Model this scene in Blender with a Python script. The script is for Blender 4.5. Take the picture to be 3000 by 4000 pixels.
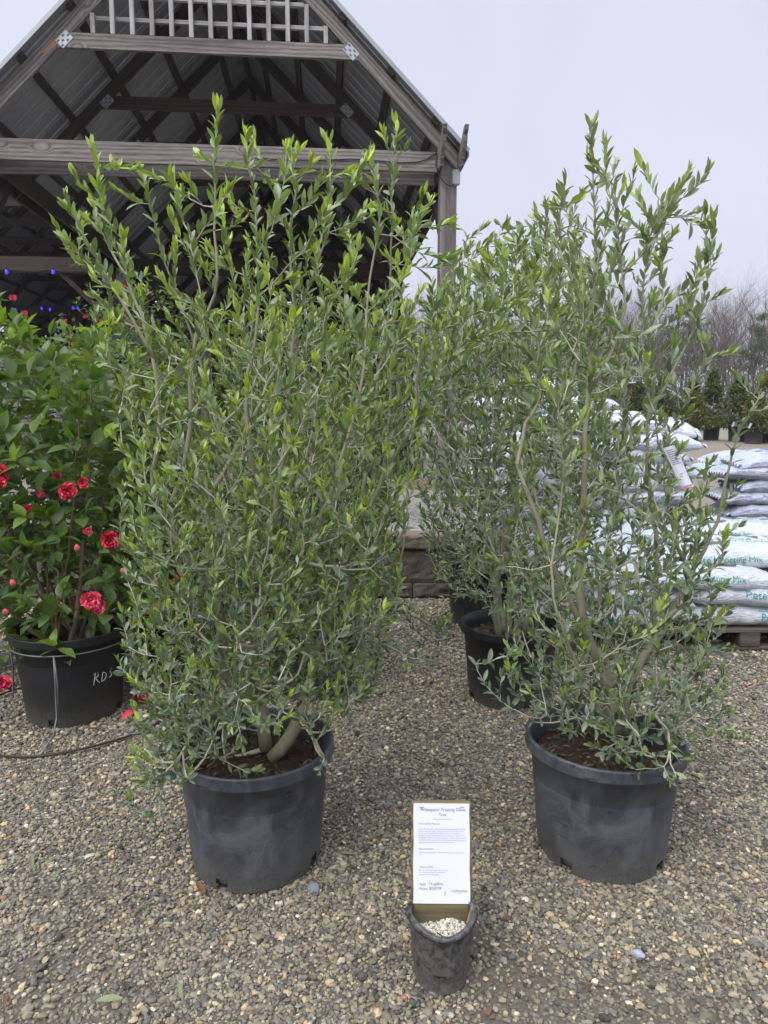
import bpy, bmesh, math, random
import numpy as np
from mathutils import Vector, Matrix, noise
PI = math.pi
random.seed(7)
rng = np.random.default_rng(7)
for o in list(bpy.data.objects): bpy.data.objects.remove(o)
SC = bpy.context.scene
COL = SC.collection

# ------------------------------------------------------------ camera
FPX, PITCH, CAMH = 2714.0, 0.1301, 1.232
cd = bpy.data.cameras.new('camera'); cam = bpy.data.objects.new('camera', cd); COL.objects.link(cam)
cd.sensor_fit = 'VERTICAL'; cd.sensor_height = 24.0; cd.lens = 24.0*FPX/4000.0
cd.clip_start = 0.05; cd.clip_end = 600
cam.location = (0, 0, CAMH); cam.rotation_euler = (PI/2-PITCH, 0, 0)
SC.camera = cam
# ------------------------------------------------------------ sky and sun (overcast)
SUN_EL, SUN_ROT = math.radians(48), math.radians(-140)
W = bpy.data.worlds.new('World'); SC.world = W; W.use_nodes = True
wt = W.node_tree; wt.nodes.clear()
wo = wt.nodes.new('ShaderNodeOutputWorld'); wb = wt.nodes.new('ShaderNodeBackground')
sky = wt.nodes.new('ShaderNodeTexSky'); sky.sky_type = 'NISHITA'; sky.sun_disc = False
sky.sun_elevation = SUN_EL; sky.sun_rotation = SUN_ROT
sky.air_density = 1.0; sky.dust_density = 6.0; sky.ozone_density = 1.0
hs = wt.nodes.new('ShaderNodeHueSaturation'); hs.inputs['Saturation'].default_value = 0.30; hs.inputs['Value'].default_value = 1.0
cl = wt.nodes.new('ShaderNodeMix'); cl.data_type = 'RGBA'; cl.inputs[0].default_value = 0.80
cl.inputs[7].default_value = (8.3, 8.75, 10.4, 1)          # flat cloud deck
wt.links.new(sky.outputs[0], hs.inputs['Color']); wt.links.new(hs.outputs[0], cl.inputs[6])
# overcast sky is brightest overhead (far above the frame)
wtc = wt.nodes.new('ShaderNodeTexCoord'); wsx = wt.nodes.new('ShaderNodeSeparateXYZ'); wmr = wt.nodes.new('ShaderNodeMapRange')
wmr.interpolation_type = 'SMOOTHSTEP'
wmr.inputs['From Min'].default_value = 0.50; wmr.inputs['From Max'].default_value = 0.92; wmr.inputs['To Min'].default_value = 1.0; wmr.inputs['To Max'].default_value = 3.0
wsc = wt.nodes.new('ShaderNodeVectorMath'); wsc.operation = 'SCALE'
wt.links.new(wtc.outputs['Generated'], wsx.inputs[0]); wt.links.new(wsx.outputs[2], wmr.inputs['Value'])
wn = wt.nodes.new('ShaderNodeTexNoise'); wn.inputs['Scale'].default_value = 2.2; wn.inputs['Detail'].default_value = 3; wn.inputs['Distortion'].default_value = .6
wr = wt.nodes.new('ShaderNodeMapRange'); wr.inputs['From Min'].default_value = .3; wr.inputs['From Max'].default_value = .7; wr.inputs['To Min'].default_value = .95; wr.inputs['To Max'].default_value = 1.05
wm = wt.nodes.new('ShaderNodeMath'); wm.operation = 'MULTIPLY'
wt.links.new(wtc.outputs['Generated'], wn.inputs['Vector']); wt.links.new(wn.outputs['Fac'], wr.inputs['Value']); wt.links.new(wr.outputs[0], wm.inputs[0]); wt.links.new(wmr.outputs[0], wm.inputs[1])
wt.links.new(cl.outputs[2], wsc.inputs[0]); wt.links.new(wm.outputs[0], wsc.inputs['Scale'])
wt.links.new(wsc.outputs[0], wb.inputs[0]); wb.inputs[1].default_value = 0.075
wt.links.new(wb.outputs[0], wo.inputs[0])
sl = bpy.data.lights.new('sun', 'SUN'); sun = bpy.data.objects.new('sun', sl); COL.objects.link(sun)
sl.energy = 1.5; sl.angle = math.radians(40); sl.color = (1.0, 0.97, 0.92)
sun.rotation_euler = (PI/2-SUN_EL, 0, PI - SUN_ROT + 0.0)
sd = Vector((math.sin(SUN_ROT)*math.cos(SUN_EL), math.cos(SUN_ROT)*math.cos(SUN_EL), math.sin(SUN_EL)))
sun.rotation_euler = sd.to_track_quat('Z', 'Y').to_euler()
SC.view_settings.view_transform = 'Standard'; SC.view_settings.look = 'None'
SC.view_settings.gamma = 1; SC.view_settings.exposure = 0.45
SC.render.resolution_x = 768; SC.render.resolution_y = 1024

# ------------------------------------------------------------ helpers
_c, _s = math.cos(PITCH), math.sin(PITCH)
def ray(px, py):
    X = (px-1500)/FPX; U = -(py-2000)/FPX
    return Vector((X, _c+U*_s, U*_c-_s))
def atY(px, py, Y):
    r = ray(px, py); return r*(Y/r.y) + Vector((0, 0, CAMH))
def ground(px, py, z=0.0):
    r = ray(px, py); return r*((z-CAMH)/r.z) + Vector((0, 0, CAMH))

def tag(o, label=None, cat=None, group=None, kind=None):
    if label: o['label'] = label
    if cat: o['category'] = cat
    if group: o['group'] = group
    if kind: o['kind'] = kind
    return o
def empty(name, loc=(0, 0, 0), rz=0.0, label=None, cat=None, group=None):
    o = bpy.data.objects.new(name, None); COL.objects.link(o)
    o.empty_display_size = 0.1; o.location = loc; o.rotation_euler = (0, 0, rz)
    return tag(o, label, cat, group)
def link(name, me, parent=None, mtx=None):
    o = bpy.data.objects.new(name, me); COL.objects.link(o)
    if parent is not None: o.parent = parent
    if mtx is not None: o.matrix_local = mtx
    return o
def npmesh(name, V, F, mats, col=None, smooth=True, matidx=None):
    V = np.asarray(V, np.float32); F = np.asarray(F, np.int32); k = F.shape[1]
    me = bpy.data.meshes.new(name)
    me.vertices.add(len(V)); me.vertices.foreach_set('co', V.ravel())
    me.loops.add(F.size); me.loops.foreach_set('vertex_index', F.ravel())
    me.polygons.add(len(F)); me.polygons.foreach_set('loop_start', np.arange(0, F.size, k, dtype=np.int32))
    me.polygons.foreach_set('loop_total', np.full(len(F), k, np.int32))
    me.polygons.foreach_set('use_smooth', np.full(len(F), smooth))
    if matidx is not None: me.polygons.foreach_set('material_index', np.asarray(matidx, np.int32))
    me.update(calc_edges=True)
    for m in (mats if isinstance(mats, (list, tuple)) else [mats]): me.materials.append(m)
    if col is not None:
        a = me.color_attributes.new('Col', 'FLOAT_COLOR', 'POINT')
        c = np.ones((len(V), 4), np.float32); c[:, :3] = col; a.data.foreach_set('color', c.ravel())
    me.validate()
    return me
class MB:
    """collects boxes, tubes and lathes into one mesh"""
    def __init__(s): s.v = []; s.f = []; s.m = []; s.sm = []
    def add(s, vs, fs, mi=0, smooth=False):
        b = len(s.v); s.v += [tuple(v) for v in vs]
        for f in fs: s.f.append([b+i for i in f]); s.m.append(mi); s.sm.append(smooth)
    def box(s, c, size, mi=0, rot=None, bev=0.0):
        x, y, z = size[0]/2, size[1]/2, size[2]/2
        bm = bmesh.new(); bmesh.ops.create_cube(bm, size=1)
        for v in bm.verts: v.co = Vector((v.co.x*2*x, v.co.y*2*y, v.co.z*2*z))
        if bev > 0: bmesh.ops.bevel(bm, geom=bm.edges[:], offset=bev, segments=1, affect='EDGES', profile=.5)
        bm.verts.index_update()
        vs = []
        for v in bm.verts:
            p = v.co.copy()
            if rot is not None: p = rot @ p
            vs.append(p + Vector(c))
        s.add(vs, [[v.index for v in f.verts] for f in bm.faces], mi); bm.free()
    def tube(s, pts, rad, n=8, mi=0, cap=True, smooth=True):
        pts = [Vector(p) for p in pts]; k = len(pts)
        if not hasattr(rad, '__len__'): rad = [rad]*k
        ref = Vector((0.31, 0.22, 0.92)); vs = []; fs = []
        t0 = (pts[1]-pts[0]).normalized()
        a = t0.cross(ref)
        if a.length < .2: a = t0.cross(Vector((1, 0, 0)))
        a.normalize()
        for i, p in enumerate(pts):
            t = (pts[min(i+1, k-1)]-pts[max(i-1, 0)])
            t = t.normalized() if t.length > 1e-9 else t0
            a = (a - t*a.dot(t))
            a = a.normalized() if a.length > 1e-6 else t.orthogonal().normalized()
            b = t.cross(a)
            for j in range(n):
                an = 2*PI*j/n; vs.append(p + (a*math.cos(an)+b*math.sin(an))*rad[i])
        for i in range(k-1):
            for j in range(n):
                j2 = (j+1) % n; fs.append([i*n+j, i*n+j2, (i+1)*n+j2, (i+1)*n+j])
        if cap: fs.append(list(range(n))[::-1]); fs.append([(k-1)*n+j for j in range(n)])
        s.add(vs, fs, mi, smooth)
    def lathe(s, prof, n=64, mi=0, smooth=True, c=(0, 0, 0), skip=None, squash=None):
        vs = []; fs = []
        for r, z in prof:
            for j in range(n):
                a = 2*PI*j/n; vs.append((c[0]+r*math.cos(a), c[1]+r*math.sin(a), c[2]+z))
        for i in range(len(prof)-1):
            for j in range(n):
                if skip and skip(i, j): continue
                j2 = (j+1) % n; fs.append([i*n+j, i*n+j2, (i+1)*n+j2, (i+1)*n+j])
        s.add(vs, fs, mi, smooth)
    def mesh(s, name, mats):
        me = bpy.data.meshes.new(name); me.from_pydata(s.v, [], s.f)
        for m in (mats if isinstance(mats, (list, tuple)) else [mats]): me.materials.append(m)
        me.polygons.foreach_set('material_index', s.m); me.polygons.foreach_set('use_smooth', s.sm)
        me.update(); me.validate(); return me
    def build(s, name, mats, parent=None, mtx=None): return link(name, s.mesh(name, mats), parent, mtx)

# ------------------------------------------------------------ materials
class NT:
    def __init__(s, name):
        s.m = bpy.data.materials.new(name); s.m.use_nodes = True; s.t = s.m.node_tree
        s.b = s.t.nodes['Principled BSDF']; s.o = s.t.nodes['Material Output']
    def n(s, typ, **kw):
        x = s.t.nodes.new('ShaderNode'+typ)
        for k, v in kw.items():
            if k[0] == '_': setattr(x, k[1:], v)
            else: x.inputs[k.replace('__', ' ')].default_value = v
        return x
    def l(s, a, b): s.t.links.new(a, b)
    def coord(s, which='Object', scale=(1, 1, 1)):
        tc = s.n('TexCoord'); mp = s.n('Mapping'); mp.inputs['Scale'].default_value = scale
        s.l(tc.outputs[which], mp.inputs[0]); return mp.outputs[0]
    def noise(s, vec, scale, detail=4, rough=.55, dist=0):
        x = s.n('TexNoise', Scale=scale, Detail=detail, Roughness=rough, Distortion=dist)
        if vec is not None: s.l(vec, x.inputs['Vector'])
        return x.outputs['Fac']
    def ramp(s, fac, stops, interp='LINEAR'):
        r = s.n('ValToRGB'); e = r.color_ramp; e.interpolation = interp
        while len(e.elements) < len(stops): e.elements.new(0.5)
        for i, (p, c) in enumerate(stops):
            e.elements[i].position = p
            e.elements[i].color = (tuple(c) if hasattr(c, '__len__') else (c, c, c)) + (1,)
        s.l(fac, r.inputs[0]); return r.outputs[0]
    def mix(s, fac, a, b, mode='MIX'):
        x = s.n('Mix'); x.data_type = 'RGBA'; x.blend_type = mode
        for i, v in ((0, fac), (6, a), (7, b)):
            if hasattr(v, 'links') or hasattr(v, 'is_linked'): s.l(v, x.inputs[i])
            else: x.inputs[i].default_value = (v if i == 0 else tuple(v)+(1,))
        return x.outputs[2]
    def bump(s, h, strength=.3, dist=.01, normal=None):
        x = s.n('Bump', Strength=strength, Distance=dist); s.l(h, x.inputs['Height'])
        if normal is not None: s.l(normal, x.inputs['Normal'])
        s.l(x.outputs[0], s.b.inputs['Normal']); return x.outputs[0]
    def base(s, c): 
        if hasattr(c, 'is_linked'): s.l(c, s.b.inputs['Base Color'])
        else: s.b.inputs['Base Color'].default_value = tuple(c)+(1,)
    def rough(s, r):
        if hasattr(r, 'is_linked'): s.l(r, s.b.inputs['Roughness'])
        else: s.b.inputs['Roughness'].default_value = r
def simple(name, c, rough=.6, metal=0.0, var=.25, scale=20, bump=.1):
    t = NT(name); v = t.coord()
    n = t.noise(v, scale, 5)
    t.base(t.mix(n, [x*(1-var) for x in c], [min(1, x*(1+var)) for x in c])); t.rough(rough)
    t.b.inputs['Metallic'].default_value = metal
    if bump: t.bump(n, bump, .004)
    return t.m

def m_leaf(name, back=1.6, rough=.42, transl=.28, spec=.5, tint=(0.30, 0.42, 0.05)):
    t = NT(name)
    at = t.n('Attribute', _attribute_name='Col'); c = at.outputs['Color']
    v = t.coord(); n = t.noise(v, 60, 3)
    c1 = t.mix(t.ramp(n, [(.3, .82), (.7, 1.12)]), (0, 0, 0), (1, 1, 1))
    c = t.mix(1.0, c, c1, 'MULTIPLY')
    g = t.n('NewGeometry')
    pale = t.mix(.52, c, (0.22*back, 0.28*back, 0.14*back))
    c2 = t.mix(g.outputs['Backfacing'], c, pale)
    t.base(c2); t.rough(rough); t.b.inputs['Specular IOR Level'].default_value = spec
    tr = t.n('BsdfTranslucent'); 
    tc = t.mix(.5, c, tint); t.l(tc, tr.inputs[0])
    ms = t.n('MixShader', Fac=transl) if False else t.n('MixShader')
    ms.inputs[0].default_value = transl
    t.l(t.b.outputs[0], ms.inputs[1]); t.l(tr.outputs[0], ms.inputs[2]); t.l(ms.outputs[0], t.o.inputs[0])
    return t.m
M = {}
M['olive'] = m_leaf('olive leaf', 1.1, .36, .25, .7)
M['camellia'] = m_leaf('camellia leaf', .5, .36, .30, .38)
M['litterleaf'] = m_leaf('fallen leaf', .35, .7, .05, .3, (.2, .12, .05))
def m_bark(name, c1, c2):
    t = NT(name); v = t.coord('Object', (1, 1, .35))
    n = t.noise(v, 55, 6, .6); n2 = t.noise(v, 9, 3)
    c = t.mix(n, c1, c2); c = t.mix(t.ramp(n2, [(.4, 0.0), (.65, .55)]), c, [x*.55 for x in c1])
    t.base(c); t.rough(.85); t.bump(n, .35, .003); return t.m
M['bark'] = m_bark('olive bark', (.24, .225, .14), (.42, .40, .28))
M['twig'] = m_bark('olive twig', (.42, .39, .29), (.62, .58, .44))
M['cbark'] = m_bark('camellia bark', (.15, .10, .065), (.32, .24, .16))
M['fbark'] = m_bark('woodland bark', (.10, .068, .055), (.20, .145, .125))

def m_pot(name, base, dust, dustamt, sc=7.0, vs=330.0):
    t = NT(name); v = t.coord()
    n1 = t.noise(v, sc, 7, .7, .8); n2 = t.noise(v, 160, 3, .7); n3 = t.noise(t.coord('Object', (1, 1, .12)), 30, 5, .7)
    c = t.mix(t.ramp(n1, [(.40, 0.05), (.62, dustamt)]), base, dust)
    c = t.mix(t.ramp(n3, [(.55, 0.0), (.75, dustamt*.5)]), c, dust)
    vo = t.n('TexVoronoi', Scale=vs); t.l(v, vo.inputs['Vector'])
    sp = t.ramp(vo.outputs['Distance'], [(.07, .8), (.13, 0.0)])
    c = t.mix(sp, c, [x*1.9 for x in dust])
    sx = t.n('SeparateXYZ'); tc = t.n('TexCoord'); t.l(tc.outputs['Object'], sx.inputs[0])
    low = t.ramp(sx.outputs[2], [(.0, .75), (.10, .12), (.2, 0.0)])
    low2 = t.mix(1.0, low, t.ramp(n2, [(.35, .25), (.62, 1.0)]), 'MULTIPLY')
    c = t.mix(low2, c, (.16, .15, .13))
    sc = t.noise(t.coord('Object', (3, 3, 9)), 3.0, 2, .5, 2.2)
    c = t.mix(t.ramp(sc, [(.665, 0.0), (.69, .75)]), c, [x*.45 for x in base])
    t.base(c); t.rough(t.ramp(n1, [(.3, .38), (.7, .62)])); t.b.inputs['Specular IOR Level'].default_value = .45
    t.bump(n2, .12, .002); return t.m
M['pot'] = m_pot('weathered black plastic', (.036, .040, .049), (.115, .125, .145), .8, 9.0, 120.0)
M['potblack'] = m_pot('black plastic', (.008, .0085, .010), (.03, .032, .036), .35)
M['potgrit'] = m_pot('dirty black plastic', (.014, .015, .017), (.15, .15, .145), .75, 60.0, 300.0)
def m_soil(name, a, b):
    t = NT(name); v = t.coord(); n = t.noise(v, 55, 8, .75); n2 = t.noise(v, 18, 3)
    t.base(t.ramp(n, [(.3, a), (.55, b), (.75, [min(1, x*2.4) for x in b])])); t.rough(.95); t.bump(n, .9, .02); return t.m
M['soil'] = m_soil('bark mulch', (.014, .008, .006), (.07, .036, .021))
def m_gravel_base():
    t = NT('gravel ground'); v = t.coord()
    vo = t.n('TexVoronoi', Scale=95.0); t.l(v, vo.inputs['Vector'])
    stone = t.ramp(vo.outputs['Color'], [(0, (.07, .07, .065)), (.35, (.13, .125, .11)), (.6, (.20, .185, .15)), (.8, (.30, .26, .19)), (1, (.38, .35, .29))])
    big = t.noise(v, .9, 5, .6, .5); fine = t.noise(v, 240, 4, .7)
    dirt = t.mix(fine, (.045, .037, .027), (.15, .122, .088))
    msk = t.ramp(big, [(.45, .35), (.62, .95)])
    edge = t.ramp(vo.outputs['Distance'], [(.35, 0.0), (.6, 1.0)])
    c = t.mix(edge, stone, dirt); c = t.mix(msk, c, dirt)
    t.base(c); t.rough(.9)
    t.bump(vo.outputs['Distance'], .6, .004); return t.m
M['ground'] = m_gravel_base()
def m_far_ground():
    t = NT('far dirt'); v = t.coord(); n = t.noise(v, 1.3, 6, .6); n2 = t.noise(v, 40, 5, .7)
    c = t.mix(n, (.14, .12, .095), (.26, .22, .17)); c = t.mix(.35, c, t.mix(n2, (.08, .07, .06), (.32, .28, .22)))
    t.base(c); t.rough(.95); t.bump(n2, .4, .02); return t.m
M['far'] = m_far_ground()
def m_pebble():
    t = NT('pebble'); at = t.n('Attribute', _attribute_name='Col'); v = t.coord(); n = t.noise(v, 420, 3, .7)
    c = t.mix(1.0, at.outputs['Color'], t.mix(n, (.62, .62, .62), (1.3, 1.3, 1.3)), 'MULTIPLY')
    t.base(c); t.rough(.72); t.b.inputs['Specular IOR Level'].default_value = .35; return t.m
M['pebble'] = m_pebble()
def m_wood(name, light, dark, knot=True, rough=.85):
    t = NT(name)
    oi = t.n('ObjectInfo'); tc = t.n('TexCoord'); ad = t.n('VectorMath', _operation='ADD')
    mu = t.n('VectorMath', _operation='SCALE'); mu.inputs['Scale'].default_value = 17.0
    cmb = t.n('CombineXYZ'); t.l(oi.outputs['Random'], cmb.inputs[0]); t.l(oi.outputs['Random'], cmb.inputs[2])
    t.l(cmb.outputs[0], mu.inputs[0]); t.l(tc.outputs['Object'], ad.inputs[0]); t.l(mu.outputs[0], ad.inputs[1])
    mp = t.n('Mapping'); mp.inputs['Scale'].default_value = (.09, 1, 1); t.l(ad.outputs[0], mp.inputs[0])
    k = t.n('TexVoronoi', Scale=1.0, Randomness=1.0)
    mk = t.n('Mapping'); mk.inputs['Scale'].default_value = (1.6, 3.5, 3.2); t.l(ad.outputs[0], mk.inputs[0]); t.l(mk.outputs[0], k.inputs['Vector'])
    kd = k.outputs['Distance']
    wv = t.n('TexWave', _wave_type='BANDS', Scale=7.0, Distortion=8.5, Detail=3.0); wv.bands_direction = 'Z'
    wv.inputs['Detail Scale'].default_value = 1.3
    # knots push the rings aside
    sh = t.n('Vector'+'Math', _operation='ADD'); kk = t.n('CombineXYZ')
    kr = t.ramp(kd, [(0.0, .16), (.22, 0.0)]); t.l(kr, kk.inputs[2])
    t.l(mp.outputs[0], sh.inputs[0]); t.l(kk.outputs[0], sh.inputs[1]); t.l(sh.outputs[0], wv.inputs['Vector'])
    fine = t.noise(sh.outputs[0], 90, 5, .7)
    lo = t.noise(sh.outputs[0], 22, 6, .75); g = t.mix(.62, t.mix(.35, wv.outputs['Fac'], lo), fine)
    c = t.ramp(g, [(.28, dark), (.5, [(a*.55+b*.45) for a, b in zip(light, dark)]), (.72, light)])
    st = t.noise(mp.outputs[0], 5, 4, .6); c = t.mix(t.ramp(st, [(.45, 0.0), (.7, .6)]), c, [x*.45 for x in dark])
    if knot:
        c = t.mix(t.ramp(kd, [(.055, 1.0), (.08, 0.0)]), c, (.36, .14, .03))
        c = t.mix(t.ramp(kd, [(.03, .8), (.045, 0.0)]), c, (.55, .28, .08))
    t.base(c); t.rough(rough); t.bump(g, .35, .004); return t.m
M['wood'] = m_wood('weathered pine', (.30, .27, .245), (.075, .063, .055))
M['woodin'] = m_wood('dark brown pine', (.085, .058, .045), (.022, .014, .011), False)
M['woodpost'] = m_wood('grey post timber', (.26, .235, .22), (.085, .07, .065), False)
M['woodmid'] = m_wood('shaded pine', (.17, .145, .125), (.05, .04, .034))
M['slat'] = m_wood('pale slat timber', (.50, .48, .46), (.24, .22, .21), False)
M['board'] = m_wood('mossy sign board', (.27, .21, .11), (.07, .06, .03), False)
M['pallet'] = m_wood('pallet timber', (.16, .12, .095), (.05, .036, .028), False)
M['beamtan'] = m_wood('tan landscape timber', (.40, .30, .19), (.2, .14, .08), False)
M['metal'] = simple('galvanised roof sheet', (.33, .34, .35), .45, .55, .18, 3, 0)
M['galv'] = simple('galvanised plate', (.42, .45, .48), .45, .6, .2, 60)
M['darkslot'] = simple('plate slots', (.13, .13, .14), .7)
M['cable'] = simple('blue black cable', (.012, .016, .03), .5)
M['boxgrey'] = simple('grey plastic box', (.36, .37, .36), .5, 0, .06)
M['wire'] = simple('grey steel wire', (.16, .16, .165), .45, .5, .15)
M['rust'] = simple('rusty brown wire', (.055, .032, .022), .7, .2, .3)
def m_bulb():
    t = NT('blue lamp glass'); t.base((.03, .03, .6)); t.rough(.15)
    t.b.inputs['Emission Color'].default_value = (.05, .05, 1, 1); t.b.inputs['Emission Strength'].default_value = 1.1; return t.m
M['bulb'] = m_bulb()
def m_bag(name, a, b):
    t = NT(name); v = t.coord(); n = t.noise(v, 9, 5, .6, 1.2); n2 = t.noise(t.coord('Object', (1, 2.5, 2.5)), 16, 5, .65, 1.5)
    t.base(t.mix(n, a, b)); t.rough(.33); n3 = t.noise(t.coord('Object', (1, 3, 3)), 7, 3, .5, 2.5); t.bump(t.mix(.5, n2, n3), .9, .035); return t.m
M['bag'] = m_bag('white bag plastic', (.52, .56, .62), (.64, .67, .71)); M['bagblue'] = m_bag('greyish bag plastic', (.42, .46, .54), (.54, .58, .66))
M['inkpurple'] = simple('purple ink', (.24, .17, .46), .5, 0, .05, 10, 0)
M['inkgreen'] = simple('green ink', (.07, .33, .20), .5, 0, .05, 10, 0)
M['inkteal'] = simple('teal ink', (.04, .29, .31), .5, 0, .05, 10, 0)
M['inkgrey'] = simple('grey brown ink', (.11, .10, .10), .5, 0, .3, 10, 0)
M['inkblack'] = simple('black print', (.10, .10, .13), .7, 0, .05, 10, 0)
M['inkfaint'] = simple('faint print', (.24, .23, .27), .7, 0, .05, 10, 0)
M['inkpink'] = simple('pink highlighter', (.85, .16, .26), .6, 0, .05, 10, 0)
M['inkwhite'] = simple('white paint marker', (.55, .57, .58), .6, 0, .2, 60, 0)
def m_paper():
    t = NT('printed paper'); v = t.coord(); n = t.noise(v, 14, 4); t.base(t.mix(n, (.62, .64, .71), (.70, .715, .78))); t.rough(.75); t.bump(n, .12, .004); return t.m
M['paper'] = m_paper()
M['tape'] = simple('green plant label', (.02, .16, .09), .5, 0, .1)
def m_stone(name, a, b, mossy=False):
    t = NT(name); v = t.coord(); n = t.noise(v, 14, 8, .7); n2 = t.noise(v, 3, 3)
    c = t.mix(n, a, b); c = t.mix(t.ramp(n2, [(.4, 0.0), (.7, .5)]), c, [x*.4 for x in a])
    t.base(c); t.rough(.95); t.bump(n, .9, .03); return t.m
M['block'] = m_stone('split face block', (.07, .058, .045), (.21, .18, .14))
M['cap'] = m_stone('wall cap stone', (.12, .095, .07), (.28, .23, .17))
M['greywall'] = m_stone('grey stone', (.13, .13, .125), (.26, .26, .25))
M['whitestone'] = simple('white gravel', (.5, .48, .43), .8, 0, .3, 300, .8)
def m_petal(name, a, b):
    t = NT(name); v = t.coord(); n = t.noise(v, 45, 4, .6, .5); t.base(t.mix(n, a, b)); t.rough(.5); t.bump(n, .3, .003)
    return t.m
M['petal'] = m_petal('red camellia petal', (.52, .02, .045), (.85, .085, .14))
M['petalpink'] = m_petal('pink camellia petal', (.72, .05, .12), (.88, .16, .24))
M['stamen'] = simple('yellow stamens', (.75, .32, .03), .6, 0, .3, 80)
M['budgreen'] = simple('bud scales', (.10, .16, .04), .5)
M['net'] = simple('black shade cloth', (.035, .036, .045), .9, 0, .3, 3)
M['awning'] = simple('dark green canvas', (.006, .022, .018), .8)
M['whiteplastic'] = simple('white plastic', (.6, .62, .63), .5, 0, .05)
M['bluegrey'] = simple('blue crate plastic', (.04, .07, .14), .5)

# ------------------------------------------------------------ ground
def gz(x, y):
    """height of the yard: flat, rising gently far away on the right"""
    t = min(max((y-7.5)/9.5, 0), 1); return .76*(t*t*(3-2*t))
xs = np.concatenate([np.linspace(-160, -8, 20), np.linspace(-7, 9, 65), np.linspace(10, 260, 26)])
ys = np.concatenate([np.linspace(-12, 0, 7), np.linspace(.4, 20, 80), np.linspace(22, 300, 30)])
V = []
for y in ys:
    for x in xs:
        d = (noise.noise(Vector((x*.9, y*.9, 3)))*.012 if y < 8 else 0)
        V.append((x, y, gz(x, y)+d-.006))
nx = len(xs); F = [(j*nx+i, j*nx+i+1, (j+1)*nx+i+1, (j+1)*nx+i) for j in range(len(ys)-1) for i in range(nx-1)]
fi = [1 if ys[j] > 8.0 else 0 for j in range(len(ys)-1) for i in range(nx-1)]
g = link('ground', npmesh('ground', V, F, [M['ground'], M['far']], matidx=fi)); tag(g, 'gravelly nursery yard ground of pebbles and brown dirt', 'ground', kind='structure')

# pebbles
def pebbles():
    phi = (1+5**.5)/2
    ico = np.array([(-1, phi, 0), (1, phi, 0), (-1, -phi, 0), (1, -phi, 0), (0, -1, phi), (0, 1, phi), (0, -1, -phi), (0, 1, -phi), (phi, 0, -1), (phi, 0, 1), (-phi, 0, -1), (-phi, 0, 1)])/math.sqrt(1+phi*phi)
    icf = np.array([(0, 11, 5), (0, 5, 1), (0, 1, 7), (0, 7, 10), (0, 10, 11), (1, 5, 9), (5, 11, 4), (11, 10, 2), (10, 7, 6), (7, 1, 8), (3, 9, 4), (3, 4, 2), (3, 2, 6), (3, 6, 8), (3, 8, 9), (4, 9, 5), (2, 4, 11), (6, 2, 10), (8, 6, 7), (9, 8, 1)])
    pal = np.array([(.085, .083, .076), (.14, .13, .11), (.18, .165, .13), (.21, .19, .14), (.115, .115, .115), (.29, .24, .155), (.38, .30, .18), (.46, .41, .31), (.16, .14, .10), (.30, .14, .07), (.05, .045, .042), (.24, .22, .17)])
    wts = np.array([.10, .16, .18, .15, .10, .08, .045, .030, .11, .003, .015, .10]); wts /= wts.sum()
    Vs = []; Fs = []; Cs = []; off = 0
    for (y0, y1, sp) in ((1.02, 1.75, .0072), (1.75, 2.6, .0082), (2.6, 3.6, .0105), (3.6, 4.75, .0135)):
        hw0 = y1*.60+.12
        nxx = int(2*hw0/sp); nyy = int((y1-y0)/sp)
        X, Y = np.meshgrid(np.linspace(-hw0, hw0, nxx), np.linspace(y0, y1, nyy))
        X = X.ravel()+rng.uniform(-.55, .55, X.size)*sp; Y = Y.ravel()+rng.uniform(-.55, .55, Y.size)*sp
        # bare, dirty patches (lower right corner mostly)
        nz = np.array([noise.noise(Vector((a*2.1, b*2.1, 9))) + .5*noise.noise(Vector((a*6, b*6, 2))) for a, b in zip(X, Y)])
        dens = np.clip(1.0-.8*np.clip((nz-.25)*2.2, 0, 1), .5, 1)
        bare = np.clip(1-((X-.55)/.42)**2-((Y-1.30)/.22)**2, 0, 1); dens *= 1-.62*bare
        bare = np.clip(1-((X+.75)/.25)**2-((Y-1.55)/.25)**2, 0, 1); dens *= 1-.4*bare
        keep = rng.random(X.size) < dens
        X, Y = X[keep], Y[keep]; n = len(X)
        r = np.exp(rng.normal(math.log(.0047), .34, n)); r = np.clip(r, .0026, .0125)*(1+.25*(sp > .01)+.25*(sp > .012))
        v = ico[None]*(1+rng.uniform(-.22, .22, (n, 12, 1)))
        s = np.stack([rng.uniform(.8, 1.45, n), rng.uniform(.65, 1.05, n), rng.uniform(.5, .85, n)], -1)*r[:, None]
        v = v*s[:, None, :]
        a = rng.uniform(0, 2*PI, n); b = rng.normal(0, .35, n)
        cb, sb = np.cos(b)[:, None], np.sin(b)[:, None]
        x, y, z = v[..., 0], v[..., 1], v[..., 2]
        y, z = y*cb-z*sb, y*sb+z*cb
        ca, sa = np.cos(a)[:, None], np.sin(a)[:, None]
        x, y = x*ca-y*sa, x*sa+y*ca
        zg = np.array([noise.noise(Vector((p*.9, q*.9, 3)))*.012 for p, q in zip(X, Y)])-.006
        zz = zg + r*rng.uniform(.0, .75, n)
        P = np.stack([x+X[:, None], y+Y[:, None], z+zz[:, None]], -1)
        ci = rng.choice(len(pal), n, p=wts); c = pal[ci]*rng.uniform(.70, 1.25, (n, 1))*np.array([1.29, 1.25, 1.19])
        Vs.append(P.reshape(-1, 3)); Cs.append(np.repeat(c, 12, 0))
        Fs.append((icf[None]+(np.arange(n)*12)[:, None, None]+off).reshape(-1, 3)); off += n*12
    me = npmesh('gravel', np.concatenate(Vs), np.concatenate(Fs), M['pebble'], np.concatenate(Cs), smooth=False)
    tag(link('gravel', me), 'grey and tan pea gravel scattered over the yard', 'gravel', kind='stuff')
pebbles()

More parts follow.
